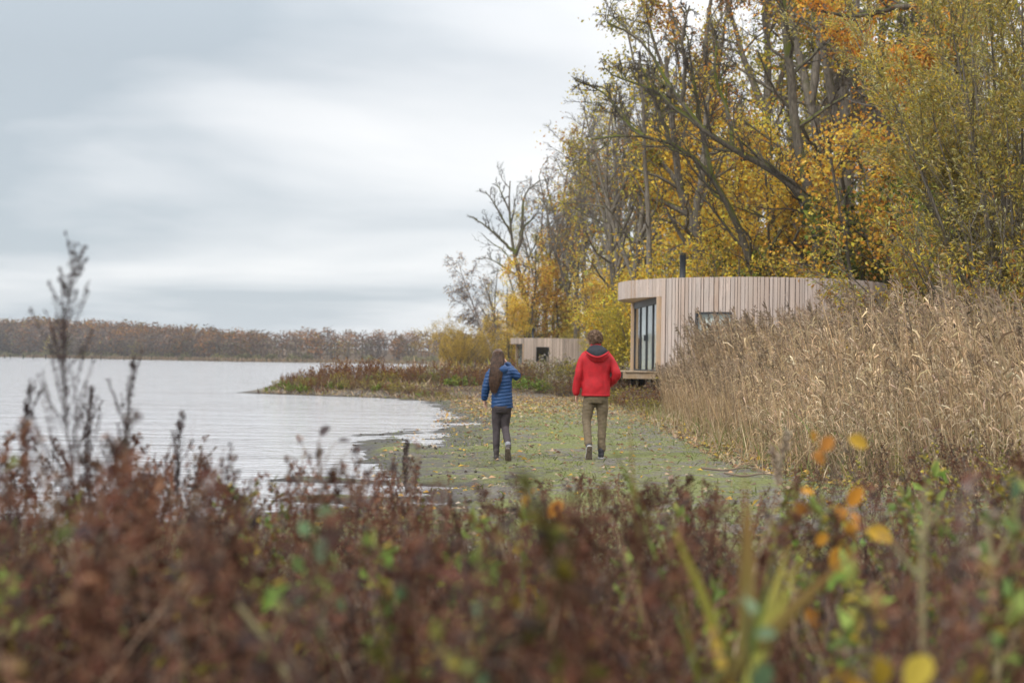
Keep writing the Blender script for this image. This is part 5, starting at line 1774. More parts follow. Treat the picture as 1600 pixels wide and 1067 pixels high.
# a looser fringe further out, thin reddish stems against the mud and the water
n2 = 190
d2 = rng.uniform(8.2, 12.0, n2); px2 = rng.choice([600, 640, 670, 760, 860, 930, 1000, 1080, 1160, 1400, 1500], n2) + rng.normal(size=n2) * 45
x2 = wx(px2, d2); g2 = hgt(x2, d2)
yt2 = np.interp(px2, [500, 640, 720, 860, 1000, 1200, 1400, 1600], [760, 690, 760, 735, 725, 745, 720, 690]) + rng.uniform(0, 60, n2)
h2 = np.clip(1.38 - (yt2 - hor(px2)) / F * d2 - g2, .15, .9)
k5 = rng.uniform(0, 1, n2) < .35          # some of them stand low along the near waterline
px2 = np.where(k5, rng.uniform(200, 640, n2), px2); d2 = np.where(k5, rng.uniform(5.5, 8.0, n2), d2); x2 = wx(px2, d2); g2 = hgt(x2, d2)
yt2 = np.where(k5, rng.uniform(690, 770, n2), yt2)
h2 = np.clip(1.38 - (yt2 - hor(px2)) / F * d2 - g2, .15, 1.1)
ok2 = lake_sd(x2, d2) > .1
for j in range(5):
    m = (np.arange(n2) % 5 == j) & ok2
    thick.place(protos[j], np.c_[x2[m], d2[m], g2[m]], rng.uniform(0, 6.28, m.sum()), np.c_[h2[m] * .6 + .12, h2[m] * .6 + .12, h2[m]], rng.normal(size=(m.sum(), 2)) * .15, rng.uniform(.7, 1.4, m.sum()))
tag(thick.build('dead_weeds', M_DRY), 'tangled thicket of dead reddish brown weeds, blurred, along the bottom', kind='stuff')
# low dead stems and grasses that floor the thicket
low = Acc()
n = 9000
d = 1.6 + 8.5 * rng.uniform(0, 1, n) ** .9
x = rng.uniform(-1, 1, n) * (.37 * d + .8)
z = hgt(x, d)
blades(low, np.c_[x, d, z - .02], np.c_[rng.normal(size=(n, 2)) * .55, np.ones(n)], rng.uniform(.2, .75, n) * np.where(d > 7.5, .55, 1), rng.uniform(.004, .011, n), rng.uniform(.2, 1.5, n), pick(rng, REDB + GRYW + [(.36, .26, .16)] + PURB + PURB, n, None, .3) * .6)
tag(low.build('dead_grass', M_DRY), 'dead brown stems and grass at the foot of the weeds', kind='stuff')
# green leaves scattered through the thicket
gl = Acc()
n = 60
d = rng.uniform(2.2, 7.5, n); x = rng.uniform(-1, 1, n) * (.37 * d + .4)
g0 = hgt(x, d)
gl.place(W_GRN, np.c_[x, d, g0], rng.uniform(0, 6.28, n), rng.uniform(.5, 1.0, n) * np.where(d < 3, .8, 1), rng.normal(size=(n, 2)) * .15, rng.uniform(.7, 1.3, n))
tag(gl.build('green_weeds', M_FOL), 'scattered low green weeds among the dead stems', kind='stuff')


# ---- single plants that stand out of the thicket
def plant(name, label, px, d, cat='plant', group=None):
    x = float(wx(px, d))
    return thing(name, (x, d, gz1(x, d)), label, cat, group)


def mugwort(px, d, topy, seed, label, nb=44, wide=1.0):
    r = plant('mugwort_plant', label, px, d)
    H = 1.38 - (topy - hor(px)) / F * d - r.location.z
    rg = np.random.RandomState(seed)
    a = Acc()
    u = np.linspace(0, 1, 12)
    P = np.c_[.02 * np.sin(u * 6) * H, .02 * np.cos(u * 5) * H - .02 * H, u * H - .02][None]
    Rr = np.linspace(.0065, .0016, 12)[None]
    tubes(a, P, Rr, 5, (.085, .06, .055))
    a.build('stem', M_DRY, r)
    b = Acc()
    Q, QR = spawn(rg, P, Rr, nb, .36, .98, 31, 12, .37 * H * wide, .86, 7, .05, .10, .5, rmin=.0016, rel=False)
    tubes(b, Q, QR, 3, (.085, .062, .058))
    m = nb * 38
    k = rg.randint(0, nb, m); t = rg.uniform(.15, 1, m) ** .7 * 6; i = np.minimum(t.astype(int), 5); f = (t - i)[:, None]
    pos = Q[k, i] * (1 - f) + Q[k, i + 1] * f
    tan = nrm(Q[k, i + 1] - Q[k, i])
    leaves(b, pos, tan + rg.normal(size=(m, 3)) * .6, rg.normal(size=(m, 3)), rg.uniform(.008, .018, m), rg.uniform(.004, .009, m), pick(rg, PURB, m), .2)
    m = 320
    zt_ = rg.uniform(.60, 1.01, m)
    leaves(b, np.c_[np.interp(zt_, u, P[0, :, 0]), np.interp(zt_, u, P[0, :, 1]), zt_ * H] + rg.normal(size=(m, 3)) * .008, rg.normal(size=(m, 3)) * .5 + [0, 0, .9], rg.normal(size=(m, 3)), rg.uniform(.010, .022, m), rg.uniform(.005, .012, m), pick(rg, PURB, m), .2)
    b.build('seed_heads', M_DRY, r)
    return r


mugwort(122, 5.4, 388, 1, 'tall dry dark mugwort rising above the water line at the far left')
mugwort(55, 5.8, 600, 2, 'shorter thin dark mugwort just left of the tall one', 14)
mugwort(215, 5.9, 560, 3, 'thin arching dry mugwort right of the tall one, over the lake', 9, 1.6)
mugwort(290, 6.4, 650, 4, 'low thin mugwort against the water, right of the arching one', 10)
mugwort(640, 9.5, 690, 5, 'small reddish dry plant standing before the mud bar', 12, .8)
mugwort(150, 6.6, 610, 6, 'thin dry mugwort close behind the tall one', 10, 1.3)


def blade_obj(r, a0, d0, L, w, col0, col1, S=7, bend=.4, name='blade'):
    """One broad sword leaf with a crease, colours fading along its length."""
    P = [np.asarray(a0, float)]; d = nrm(np.asarray(d0, float))
    for s in range(S - 1):
        d = nrm(d + np.array([d0[0], d0[1], 0]) * .06 * bend + np.array([0, 0, -.05 * bend * s]))
        P.append(P[-1] + d * L / (S - 1))
    P = np.array(P)
    side = nrm(np.cross(d0, [0.25, 1, 0.1]))
    prof = w * np.array([.7, .9, 1, 1, .85, .55, .06])
    back = nrm(np.cross(side, d0)) * .25
    V = np.concatenate([P - side * prof[:, None] * .5 + back * prof[:, None] * .5, P, P + side * prof[:, None] * .5 + back * prof[:, None] * .5])
    q = np.concatenate([np.stack([o + np.arange(S - 1), o + S + np.arange(S - 1), o + S + 1 + np.arange(S - 1), o + 1 + np.arange(S - 1)], 1) for o in (0, S)])
    t = np.tile(np.linspace(0, 1, S), 3)[:, None] ** 1.4
    a = Acc(); a.add(V, q, None, np.asarray(col0) * (1 - t) + np.asarray(col1) * t)
    a.build(name, M_FOL, r)


def iris(px, d, spec, label):
    r = plant('iris_clump', label, px, d, 'plant', None)
    g = r.location.z
    for (bx, by, tx, ty, w, c0, c1) in spec:       # base and tip of each blade in the photo
        b = pix(bx, by, d + (hash_(bx) - .5) * .2) - np.array(r.location); t = pix(tx, ty, d + (hash_(tx) - .5) * .5) - np.array(r.location)
        dv = nrm(t - b)
        k = b[2] / max(dv[2], .2)
        b2 = b - dv * k                             # down to the soil
        blade_obj(r, b2, dv, float(np.linalg.norm(t - b2)), w, c0, c1, bend=.25)


def hash_(v):
    return (math.sin(v * 12.9898) * 43758.5453) % 1.0


GY, YE, BRN = (.16, .22, .055), (.30, .26, .05), (.22, .12, .045)
iris(1195, 2.9, [(1170, 960, 1172, 770, .042, GY, BRN), (1190, 940, 1225, 770, .038, GY, YE), (1210, 930, 1300, 810, .046, GY, BRN), (1165, 930, 1165, 740, .034, GY, BRN), (1200, 950, 1245, 800, .026, GY, YE), (1180, 950, 1200, 840, .02, GY, GY)],
     'iris clump with four broad green blades browning at the tips, right of centre')
iris(1110, 3.0, [(1118, 940, 1072, 800, .034, GY, YE), (1122, 940, 1095, 815, .036, YE, (.42, .27, .05)), (1075, 930, 1062, 850, .018, GY, YE)],
     'smaller iris clump with two narrow yellow green blades')
iris(975, 4.6, [(985, 720, 962, 645, .013, GY, GY), (990, 720, 985, 610, .012, GY, BRN), (1000, 740, 970, 660, .012, GY, BRN)],
     'thin green iris blades standing close to the man in red')


def big_leaf(r, c, d, n, L, w, col, name='leaf'):
    """A rounded leaf with a midrib crease and curled rim."""
    d = nrm(np.asarray(d, float)); n = np.asarray(n, float); s = nrm(np.cross(d, n)); nn = np.cross(s, d)
    u = np.array([0, .12, .32, .55, .78, .93, 1.0]); wd = np.array([.05, .55, .95, 1.0, .72, .35, .03]) * w * .5
    mid = np.asarray(c)[None] + d * (u * L)[:, None] - nn * (L * .18 * u ** 2)[:, None]
    lf = mid + s * wd[:, None] + nn * (wd * .35)[:, None]
    rt = mid - s * wd[:, None] + nn * (wd * .35)[:, None]
    V = np.concatenate([lf, mid, rt]); S = 7
    q = np.concatenate([np.stack([o + np.arange(S - 1), o + S + np.arange(S - 1), o + S + 1 + np.arange(S - 1), o + 1 + np.arange(S - 1)], 1) for o in (0, S)])
    a = Acc(); a.add(V, q, None, np.clip(np.asarray(col) * np.random.RandomState(int(abs(c[0] * 1000)) % 9999).uniform(.85, 1.15), 0, .8))
    a.build(name, M_FOL, r)


def sapling(px, d, spots, label, cols, stem_top, seed, stemc=(.16, .12, .09), name='sapling', sr=.007):
    """Stem up to stem_top (pixel) with side twigs reaching each leaf pixel."""
    r = plant(name, label, px, d)
    o = np.array(r.location); rg = np.random.RandomState(seed)
    top = pix(stem_top[0], stem_top[1], d) - o
    u = np.linspace(0, 1, 8)[:, None]
    S = np.array([0, 0, -.03]) * (1 - u) + top * u + np.c_[np.sin(u * 4) * .02, np.sin(u * 3) * .02, u * 0]
    a = Acc(); tubes(a, S[None], np.linspace(sr, sr * .35, 8)[None], 5, stemc); 
    for j, (lx, ly, sz) in enumerate(spots):
        t = pix(lx, ly, d + rg.uniform(-.18, .18)) - o
        z0 = np.clip(t[2] - .10 - .5 * abs(t[0] - np.interp(t[2], S[:, 2], S[:, 0])), .05, top[2])
        b = np.array([np.interp(z0, S[:, 2], S[:, 0]), np.interp(z0, S[:, 2], S[:, 1]), z0])
        w = np.linspace(0, 1, 5)[:, None]
        Tw = b * (1 - w) + t * w + np.array([0, 0, .03]) * np.sin(w * math.pi)
        tubes(a, Tw[None], np.linspace(sr * .4, sr * .2, 5)[None], 3, stemc)
        col = np.array(cols[rg.randint(len(cols))])
        sz *= rg.uniform(.85, 1.05)
        big_leaf(r, t, rg.normal(size=3) * .7 + np.array([0, 0, -.5]), np.array([rg.normal() * .5, -1, .5 + rg.normal() * .3]), sz * 1.15, sz * rg.uniform(.6, .85), col)
    a.build('stem', M_DRY, r)
    return r


YL = [(.55, .27, .04), (.52, .23, .035), (.48, .21, .05), (.55, .34, .05)]
sapling(1300, 4.2, [(1275, 695, .06), (1302, 682, .05), (1325, 685, .07), (1288, 708, .07), (1348, 760, .07), (1318, 790, .065), (1330, 800, .05), (1250, 785, .055), (1272, 772, .045), (1340, 830, .08), (1355, 825, .07), (1312, 855, .075), (1322, 845, .07), (1295, 835, .05), (1262, 950, .06), (1335, 845, .06)],
        'thin sapling with about fifteen blurred orange yellow leaves, right of centre', YL, (1310, 690), 1)
sapling(1470, 2.6, [(1318, 1046, .07), (1372, 1022, .06), (1452, 1024, .075), (1528, 1040, .07), (1490, 1056, .05), (1345, 1062, .05)],
        'plant with large blurred yellow and lime leaves at the bottom right edge', [(.44, .30, .04), (.40, .22, .035), (.24, .27, .05), (.40, .31, .05)], (1440, 1000), 2)
sapling(500, 3.3, [(505, 842, .06), (480, 838, .05), (530, 888, .055), (490, 905, .06), (455, 870, .04), (515, 925, .05), (495, 800, .04), (470, 930, .045)],
        'bramble with rounded pale green leaves left of centre', BLUG + LIME, (500, 850), 3, stemc=(.14, .15, .07), name='bramble_plant')
sapling(795, 2.9, [(797, 980, .05), (780, 1010, .04), (760, 1050, .05), (742, 935, .04), (630, 935, .035)],
        'small green leaved bramble low in the middle of the thicket', BLUG, (790, 960), 4, stemc=(.13, .12, .06), name='bramble_plant')
sapling(1185, 2.7, [(1175, 960, .05), (1190, 1035, .06), (1145, 1045, .06), (1210, 1050, .05), (1215, 990, .04)],
        'blue green leaved bramble below the iris clump', BLUG, (1180, 950), 5, stemc=(.13, .13, .07), name='bramble_plant')
sapling(1580, 3.4, [(1597, 750, .07), (1585, 780, .05), (1560, 800, .06), (1590, 830, .05), (1570, 900, .05), (1525, 930, .04)],
        'green leaved stem at the right picture edge', LIME + BLUG, (1592, 740), 6, stemc=(.25, .25, .10), name='nettle_plant')
sapling(860, 4.6, [(822, 770, .05), (878, 782, .06), (880, 800, .05), (838, 762, .03)], 'small stem with two rusty orange leaves in the middle', [(.50, .22, .04), (.56, .30, .05)], (862, 775), 7)
sapling(505, 5.2, [(500, 680, .05), (528, 690, .05), (503, 700, .045), (560, 695, .04), (620, 725, .04)], 'thin plant with dark seed heads before the water', [(.12, .13, .07), (.10, .08, .08)], (503, 690), 8)


def hollow_stem(px, d, pts, br, label, seed):
    r = plant('hogweed_stem', label, px, d)
    o = np.array(r.location)
    a = Acc(); P = np.array([pix(x, y, d) for x, y in pts]) - o
    P = np.vstack([[P[0, 0], P[0, 1], -.03], P])
    tubes(a, resample(P, 10)[None], np.linspace(.011, .006, 10)[None], 6, (.36, .31, .17))
    a.build('stem', M_DRY, r)
    for b in br:
        a = Acc(); tubes(a, resample(np.array([pix(x, y, d) for x, y in b]) - o, 8)[None], np.linspace(.006, .002, 8)[None], 5, (.36, .32, .18)); a.build('branch', M_DRY, r)


hollow_stem(1440, 3.2, [(1446, 1000), (1436, 880), (1432, 830), (1448, 790)], [[(1434, 900), (1410, 870), (1390, 845)], [(1433, 840), (1455, 815), (1470, 790)], [(1448, 800), (1440, 775), (1452, 755)]], 'pale green forked hollow stem at the lower right', 1)
hollow_stem(1555, 3.6, [(1560, 1000), (1552, 880), (1540, 800)], [[(1552, 880), (1570, 850), (1580, 820)]], 'second pale green stem near the right edge', 2)
hollow_stem(430, 2.8, [(470, 1060), (410, 990), (372, 945)], [[(420, 1000), (440, 960), (445, 930)]], 'pale broken stem lying slanted at the lower left', 3)
# two pale feathery plumes
for k, (px, d, ty, lab) in enumerate([(1195, 6.5, 680, 'pale feathery grass plume left of the orange leaves'), (1235, 7.5, 705, 'bent pale grass plume beside the feathery one')]):
    r = plant('grass_plume', lab, px, d, 'grass')
    H = 1.38 - (ty - hor(px)) / F * d - r.location.z
    a = Acc(); u = np.linspace(0, 1, 8)
    P = np.c_[.12 * u ** 2 * (1 if k == 0 else -1) * H, 0 * u, u * H]
    tubes(a, P[None], np.linspace(.004, .0015, 8)[None], 4, (.40, .32, .22)); a.build('stem', M_DRY, r)
    a = Acc(); m = 120; t = rng.uniform(.76, 1, m)
    leaves(a, np.c_[np.interp(t, u, P[:, 0]), np.zeros(m), t * H], rng.normal(size=(m, 3)) * .35 + [.1, 0, .7], rng.normal(size=(m, 3)), rng.uniform(.03, .06, m), rng.uniform(.006, .012, m), pick(rng, [(.38, .30, .22), (.33, .26, .19)], m)); a.build('plume', M_DRY, r)


# ---- reed bed
def reed_proto(seed, plume=True, leafy=5, lw=.022):
    rg = np.random.RandomState(seed)
    a = Acc(); u = np.linspace(0, 1, 6)
    bx = rg.uniform(-.1, .1); by = rg.uniform(-.1, .1)
    P = np.c_[bx * u ** 2, by * u ** 2, u][None]
    tubes(a, P, np.linspace(.0045, .0022, 6)[None], 3, pick(rg, STRW, 1)[0])
    t = np.sort(rg.uniform(.2, .95, leafy)); az = rg.uniform(0, 6.28, leafy)
    base = np.c_[np.interp(t, u, P[0, :, 0]), np.interp(t, u, P[0, :, 1]), t]
    blades(a, base, np.c_[np.cos(az) * .75, np.sin(az) * .75, np.ones(leafy)], rg.uniform(.16, .30, leafy), np.full(leafy, lw * .45), rg.uniform(.8, 2.6, leafy), pick(rg, STRW, leafy), 4)
    if plume:
        m = 22; tt = rg.uniform(.87, 1.02, m)
        leaves(a, np.c_[np.interp(tt, u, P[0, :, 0]), np.interp(tt, u, P[0, :, 1]), tt], rg.normal(size=(m, 3)) * .4 + [.45, 0, .45], rg.normal(size=(m, 3)), rg.uniform(.03, .07, m), rg.uniform(.006, .013, m), pick(rg, [(.20, .145, .10), (.26, .19, .13), (.30, .23, .16)], m))
    return a.arrays()


RP = [reed_proto(200 + k, k % 3 != 2, 1 + k % 4) for k in range(10)]
RB = [reed_proto(300 + k, False, 9, .040) for k in range(5)]


def reed_edge(y):
    return np.interp(y, [11, 14, 16, 18, 20.5, 26, 31, 36, 42, 47], [6.6, 5.2, 4.4, 3.95, 3.75, 3.85, 3.95, 4.1, 5.0, 5.8])


reeds = Acc()
n = 8000
y = rng.uniform(13.0, 43.0, n)
x = reed_edge(y) + 9.5 * rng.uniform(0, 1, n) ** 1.5 - .25
ok = (wx(1850, y) > x) & (np.hypot(x - 8, y - 48) > 4.75)
x, y = x[ok], y[ok]; n = len(x)
inn = x - reed_edge(y) - .35 + .55 * wave(np.c_[x, y, 0 * x], .9, 57)
px = 800 + x / y * F
h = 1.2 + 1.3 * sstep(inn, -.15, .9)
cap_y = np.interp(px, [1000, 1035, 1060, 1095, 1150, 1250, 1330, 1450, 1550, 1700], [616, 588, 550, 514, 503, 498, 487, 477, 486, 495])     # the bed is lower towards the cabin door
zmax = 1.38 - (cap_y - hor(px)) / F * y
cl = wave(np.c_[x, y, 0 * x], 1.1, 51)
h = np.minimum(h, zmax - hgt(x, y)) * rng.uniform(.62, 1.12, n) * (1 + .12 * cl)
h = np.maximum(h, .35)
lean = np.c_[-.12 + .16 * wave(np.c_[x, y, 0 * x], .8, 52) + rng.normal(size=n) * .11, rng.normal(size=n) * .12]
leafy = (px > 1180) & (rng.uniform(0, 1, n) < .5)
kk = rng.randint(0, 10, n); kb = rng.randint(0, 5, n)
cj = 1.12 * rng.uniform(.5, 1.35, n)[:, None] * (1 + .16 * wave(np.c_[x, y, np.zeros(n)], .8, 6))[:, None] * np.array([1.0, 1.0, 1.0])
for j in range(10):
    m = (kk == j) & ~leafy
    reeds.place(RP[j], np.c_[x[m], y[m], hgt(x[m], y[m])], rng.uniform(-.8, .8, m.sum()) + 3.1, np.c_[h[m] * .9, h[m] * .9, h[m]], lean[m], cj[m])
for j in range(5):
    m = (kb == j) & leafy
    reeds.place(RB[j], np.c_[x[m], y[m], hgt(x[m], y[m])], rng.uniform(0, 6.28, m.sum()), np.c_[h[m] * .62, h[m] * .62, h[m] * .9], lean[m], cj[m])
tag(reeds.build('reed_bed', M_DRY), 'dense bed of dry straw coloured reeds before the near cabin', kind='stuff')
# grasses with some green at the foot of the reeds
ft = Acc()
n = 9000
y = rng.uniform(10.5, 44, n); x = reed_edge(y) + rng.normal(size=n) * .45 + rng.uniform(-.3, 1.2, n)
blades(ft, np.c_[x, y, hgt(x, y) - .02], np.c_[rng.normal(size=(n, 2)) * .35, np.ones(n)], rng.uniform(.15, .6, n) * (1 - .4 * sstep(y, 30, 44)), rng.uniform(.006, .014, n), rng.uniform(.1, 1.4, n), pick(rng, STRW + [(.20, .22, .07), (.17, .20, .07), (.28, .24, .10)], n, None, .2))
tag(ft.build('reed_edge_grass', M_DRY), 'short straw and green grass along the foot of the reeds', kind='stuff')
gr = Acc()
n = 4200
y = rng.uniform(13, 28, n); x = reed_edge(y) + rng.uniform(.0, 3.5, n)
m = (800 + x / y * F > 1200)
x, y = x[m], y[m]; n = len(x)
blades(gr, np.c_[x, y, hgt(x, y)], np.c_[rng.normal(size=(n, 2)) * .45, np.ones(n)], rng.uniform(.4, 1.3, n), rng.uniform(.012, .024, n), rng.uniform(.5, 2.0, n), pick(rng, [(.17, .23, .08), (.24, .28, .10), (.34, .31, .14), (.20, .26, .13)] + STRW, n), 5)
tag(gr.build('green_grass', M_FOL), 'long green grass blades growing through the reeds', kind='stuff')

# ---- bank weeds: each clump a plant of its own
CL = {}


def clump_arrays(seed, pal, stemc, nst, H, nb, nl, lsz, asp=.6, ang=32, white=0):
    a = Acc()
    V, C, q, t = weed_proto(seed, H, pal, stemc, nb, nl, lsz, ang + 8, .36, .12, .007, nst, asp, brad=.75)
    a.add(V, q, t, C)
    if white:
        rg = np.random.RandomState(seed)
        tops = V[V[:, 2] > H * .62]
        c = tops[rg.randint(0, len(tops), white)]
        leaves(a, c, rg.normal(size=(white, 3)) + [0, 0, .4], rg.normal(size=(white, 3)), rg.uniform(.03, .06, white), rg.uniform(.03, .05, white), pick(rg, [(.52, .48, .42), (.44, .38, .32)], white))
    return a


CSPEC = {'red': (11, REDB + RUST, (.17, .08, .055), 26, .95, 8, 50, .055),
         'brown': (12, GRYW + REDB + RUST, (.18, .13, .10), 26, .9, 8, 50, .055),
         'green': (13, LIME + GREN, (.13, .16, .06), 18, .55, 8, 40, .10),
         'seed': (14, GRYW + OLIV, (.22, .18, .12), 24, .95, 8, 50, .05),
         'olive': (15, OLIV + YOLV + GRYW, (.24, .19, .10), 24, .8, 8, 55, .06)}
CNAME = {'red': 'red_brown_shrub', 'brown': 'dead_weed_clump', 'green': 'green_plant', 'seed': 'fluffy_weed_clump', 'olive': 'olive_weed_clump'}
WORDS = {'red': 'red brown dead shrubby weeds', 'brown': 'grey brown dead weed clump', 'green': 'low green leafy plant', 'seed': 'weed clump with pale fluff', 'olive': 'olive yellow weed clump'}


def bank(key, x, y, s, label):
    loc = (x, y, gz1(x, y) - .03)
    s = s * (.9 + .2 * hash_(x * 3.1 + y))
    if key not in CL:
        c = clump_arrays(*CSPEC[key], **({'white': 170} if key == 'seed' else {}))
        o = c.build(CNAME[key], M_DRY)
        o.location = loc; o.scale = (s, s, s)
        tag(o, label, 'plant', 'weeds along the bank')
        CL[key] = o
        return
    o = CL[key].copy(); COL.objects.link(o)
    o.location = loc; o.scale = (s * 1.1, s * 1.1, s); o.rotation_euler = (0, 0, hash_(x + y) * 6.28)
    o['label'] = label


# along the spit, from its tip to the man in red: (photo px, distance, kind, size)
spit = [(452, 59.6, 'red', .55), (425, 58.5, 'green', .45), (470, 57.6, 'green', .6), (478, 59.6, 'red', .75), (490, 58.6, 'green', .6), (498, 60.6, 'red', .85), (512, 58.6, 'brown', .8), (520, 60.5, 'red', 1.0), (536, 57.6, 'olive', .75), (540, 60.2, 'red', 1.15),
        (556, 59.5, 'red', 1.1), (566, 57.4, 'brown', .8), (575, 60.5, 'red', 1.15), (586, 58.0, 'green', .8), (592, 60.0, 'red', 1.05), (606, 57.4, 'olive', .8), (614, 60.0, 'brown', 1.0), (628, 57.6, 'red', .9), (640, 60.0, 'red', 1.05), (652, 57.0, 'brown', .9),
        (662, 58.4, 'green', 1.0), (668, 60.4, 'red', 1.05), (684, 57.4, 'seed', .85), (690, 60.2, 'red', 1.1), (704, 57.4, 'brown', .9), (712, 60.0, 'olive', .95), (722, 56.6, 'green', .85), (730, 59.2, 'red', 1.0), (744, 56.6, 'brown', .9), (756, 59.0, 'brown', 1.05),
        (770, 57.6, 'red', .95), (786, 59.5, 'brown', 1.1), (800, 57.4, 'brown', .95), (812, 55.8, 'green', .95), (818, 59.0, 'red', 1.05), (832, 56.6, 'brown', .95), (838, 54.8, 'green', .9), (846, 58.0, 'seed', 1.15), (858, 55.6, 'seed', 1.0), (868, 57.4, 'seed', 1.25), (874, 54.0, 'seed', .9),
        (884, 56.0, 'olive', 1.1), (892, 53.6, 'brown', .9), (900, 57.4, 'olive', 1.25), (912, 54.4, 'brown', 1.0), (925, 56.5, 'olive', 1.25), (936, 53.0, 'brown', 1.0), (950, 55.6, 'olive', 1.35), (958, 51.5, 'brown', 1.0), (968, 49.0, 'green', .8), (975, 54.6, 'seed', 1.3), (980, 47.0, 'brown', .95), (992, 45.0, 'olive', .8), (1000, 50.0, 'brown', 1.1), (1008, 46.6, 'brown', .9), (1020, 44.6, 'green', .7), (960, 46.0, 'olive', .7),
        (1000, 41.5, 'brown', .8), (985, 43.0, 'olive', .7), (1015, 40.0, 'brown', .8), (1008, 37.5, 'olive', .6)]
where = lambda px: ('at the tip of the spit' if px < 475 else 'on the outer part of the spit' if px < 545 else 'on the middle of the spit' if px < 620 else 'on the spit before the jetty' if px < 680 else 'left of the woman' if px < 755
                    else 'behind the woman' if px < 815 else 'between the two walkers' if px < 895 else 'behind the man in red' if px < 970 else 'beside the near cabin deck')
# each clump is told by its neighbours
cnt = {}
for px, d, key, s in spit:
    w = (key, where(px))
    cnt.setdefault(w, []).append((px, d, s))
ORD = ['first', 'second', 'third', 'fourth', 'fifth', 'sixth', 'seventh', 'eighth']
for (key, wh), lst in cnt.items():
    lst.sort()
    for i, (px, d, s) in enumerate(lst):
        lab = WORDS[key] + ' ' + wh if len(lst) == 1 else '%s %s, %s from the left' % (WORDS[key], wh, ORD[i])
        bank(key, float(wx(px, d)), d, s, lab)
edge = np.array([(-10.6, 58.3), (-8.6, 56.8), (-6.2, 55.0), (-4.2, 53.3), (-2.8, 50.0)])
kinds_e = ['olive', 'green', 'brown', 'olive', 'red', 'brown', 'green', 'olive', 'brown', 'olive', 'green', 'red', 'olive', 'brown', 'olive', 'green', 'brown', 'olive']
for i, key in enumerate(kinds_e):
    f = (i + .6) / len(kinds_e) * 3.75
    k = min(3, int(f)); pt = edge[k] + (edge[k + 1] - edge[k]) * (f - k)
    bank(key, float(pt[0] + .75), float(pt[1] + .75), .42 + .22 * hash_(i * 3.3), 'small %s on the water edge of the spit, %s from its tip' % (WORDS[key].replace('low ', '').replace('dead ', ''), (ORD + ['ninth', 'tenth', 'eleventh', 'twelfth', 'thirteenth', 'fourteenth', 'fifteenth', 'sixteenth', 'seventeenth', 'eighteenth'])[i]))
eg = Acc()
n = 5200
f = rng.uniform(0, 3.95, n); k = np.minimum(f.astype(int), 3)
pt = edge[k] + (edge[k + 1] - edge[k]) * (f - k)[:, None] + rng.uniform(.1, 2.6, (n, 1)) * np.array([.7, .9])
blades(eg, np.c_[pt, hgt(pt[:, 0], pt[:, 1]) - .02], np.c_[rng.normal(size=(n, 2)) * .6, np.ones(n)], rng.uniform(.10, .38, n), rng.uniform(.012, .03, n), rng.uniform(.3, 1.8, n), pick(rng, GRYW + STRW + OLIV[:2] + [(.16, .2, .06)] + REDB[:2], n, None, .25))
tag(eg.build('spit_edge_grass', M_DRY), 'ragged dry grass along the eroded water edge of the spit', kind='stuff')
# low mixed growth between the clumps
bk = Acc()
n = 9000
px = rng.uniform(440, 1030, n); d = rng.uniform(0, 1, n)
y = np.where(px < 900, 56.3 + 6 * d, np.interp(px, [900, 1030], [54, 40]) + 6 * d)
x = wx(px, y)
k = lake_sd(x, y) > .35
x, y = x[k], y[k]; n = len(x)
blades(bk, np.c_[x, y, hgt(x, y) - .03], np.c_[rng.normal(size=(n, 2)) * .4, np.ones(n)], rng.uniform(.15, .55, n), rng.uniform(.015, .035, n), rng.uniform(.1, 1.2, n), pick(rng, REDB + GRYW + STRW[2:4] + OLIV[:2] + [(.16, .2, .06)], n, None, .25))
tag(bk.build('bank_grass', M_DRY), 'dead grass and stems between the bank weeds', kind='stuff')
# low rough growth under the trees further back
ub = Acc()
n = 9000
y = rng.uniform(64, 165, n); lo = np.interp(y, [64, 75, 100, 150, 165], [-7, -4.5, -5.5, -9.5, -10.5])
x = lo + (wx(1050, y) - lo) * rng.uniform(0, 1, n)
blades(ub, np.c_[x, y, hgt(x, y) - .03], np.c_[rng.normal(size=(n, 2)) * .35, np.ones(n)], rng.uniform(.4, 1.3, n), rng.uniform(.05, .12, n), rng.uniform(.1, 1.0, n), pick(rng, STRW + GRYW + OLIV, n, None, .25))
tag(ub.build('rough_grass', M_DRY), 'rough dry grass under the trees beyond the spit', kind='stuff')

# ---- ground cover of the shore
gc = Acc()
n = 44000
y = 9.5 + 46 * rng.uniform(0, 1, n) ** 1.6
x = rng.uniform(0, 1, n) * (reed_edge(np.minimum(y, 42)) + 6.5) - 6.0
s = lake_sd(x, y); p = np.c_[x, y, np.zeros(n)]
k = (s > .1) & (wave(p, .9, 3) + .6 * wave(p, 2.6, 4) > -.15)
x, y = x[k], y[k]; n = len(x)
L = rng.uniform(.025, .10, n)
blades(gc, np.c_[x, y, hgt(x, y) - .006], np.c_[rng.normal(size=(n, 2)) * .8, np.ones(n)], L, L * .22, rng.uniform(.3, 1.5, n), pick(rng, [(.20, .24, .08), (.26, .28, .11), (.17, .19, .07), (.30, .27, .13)], n, None, .25), 3)
tag(gc.build('short_grass', M_FOL), 'thin short green grass on the muddy shore', kind='stuff')
fl = Acc()
n = 30000
y = 10.5 + 47 * rng.uniform(0, 1, n) ** 1.25
w = reed_edge(np.minimum(y, 42)) + 2.2
x = w - (w + 2.2) * rng.uniform(0, 1, n) ** 1.35 + .2
s = lake_sd(x, y)
k = (s > -.25) & (wave(np.c_[x, y, 0 * x], 1.6, 33) > rng.uniform(-1.0, .35, n)) & (rng.uniform(0, 1, n) < .17 + .80 * sstep(y, 24, 44) + .3 * sstep(x - reed_edge(np.minimum(y, 42)), -1.6, .3))
x, y = x[k], y[k]; n = len(x)
zz = np.maximum(hgt(x, y), WATER_Z) + .012
L = rng.uniform(.035, .105, n)
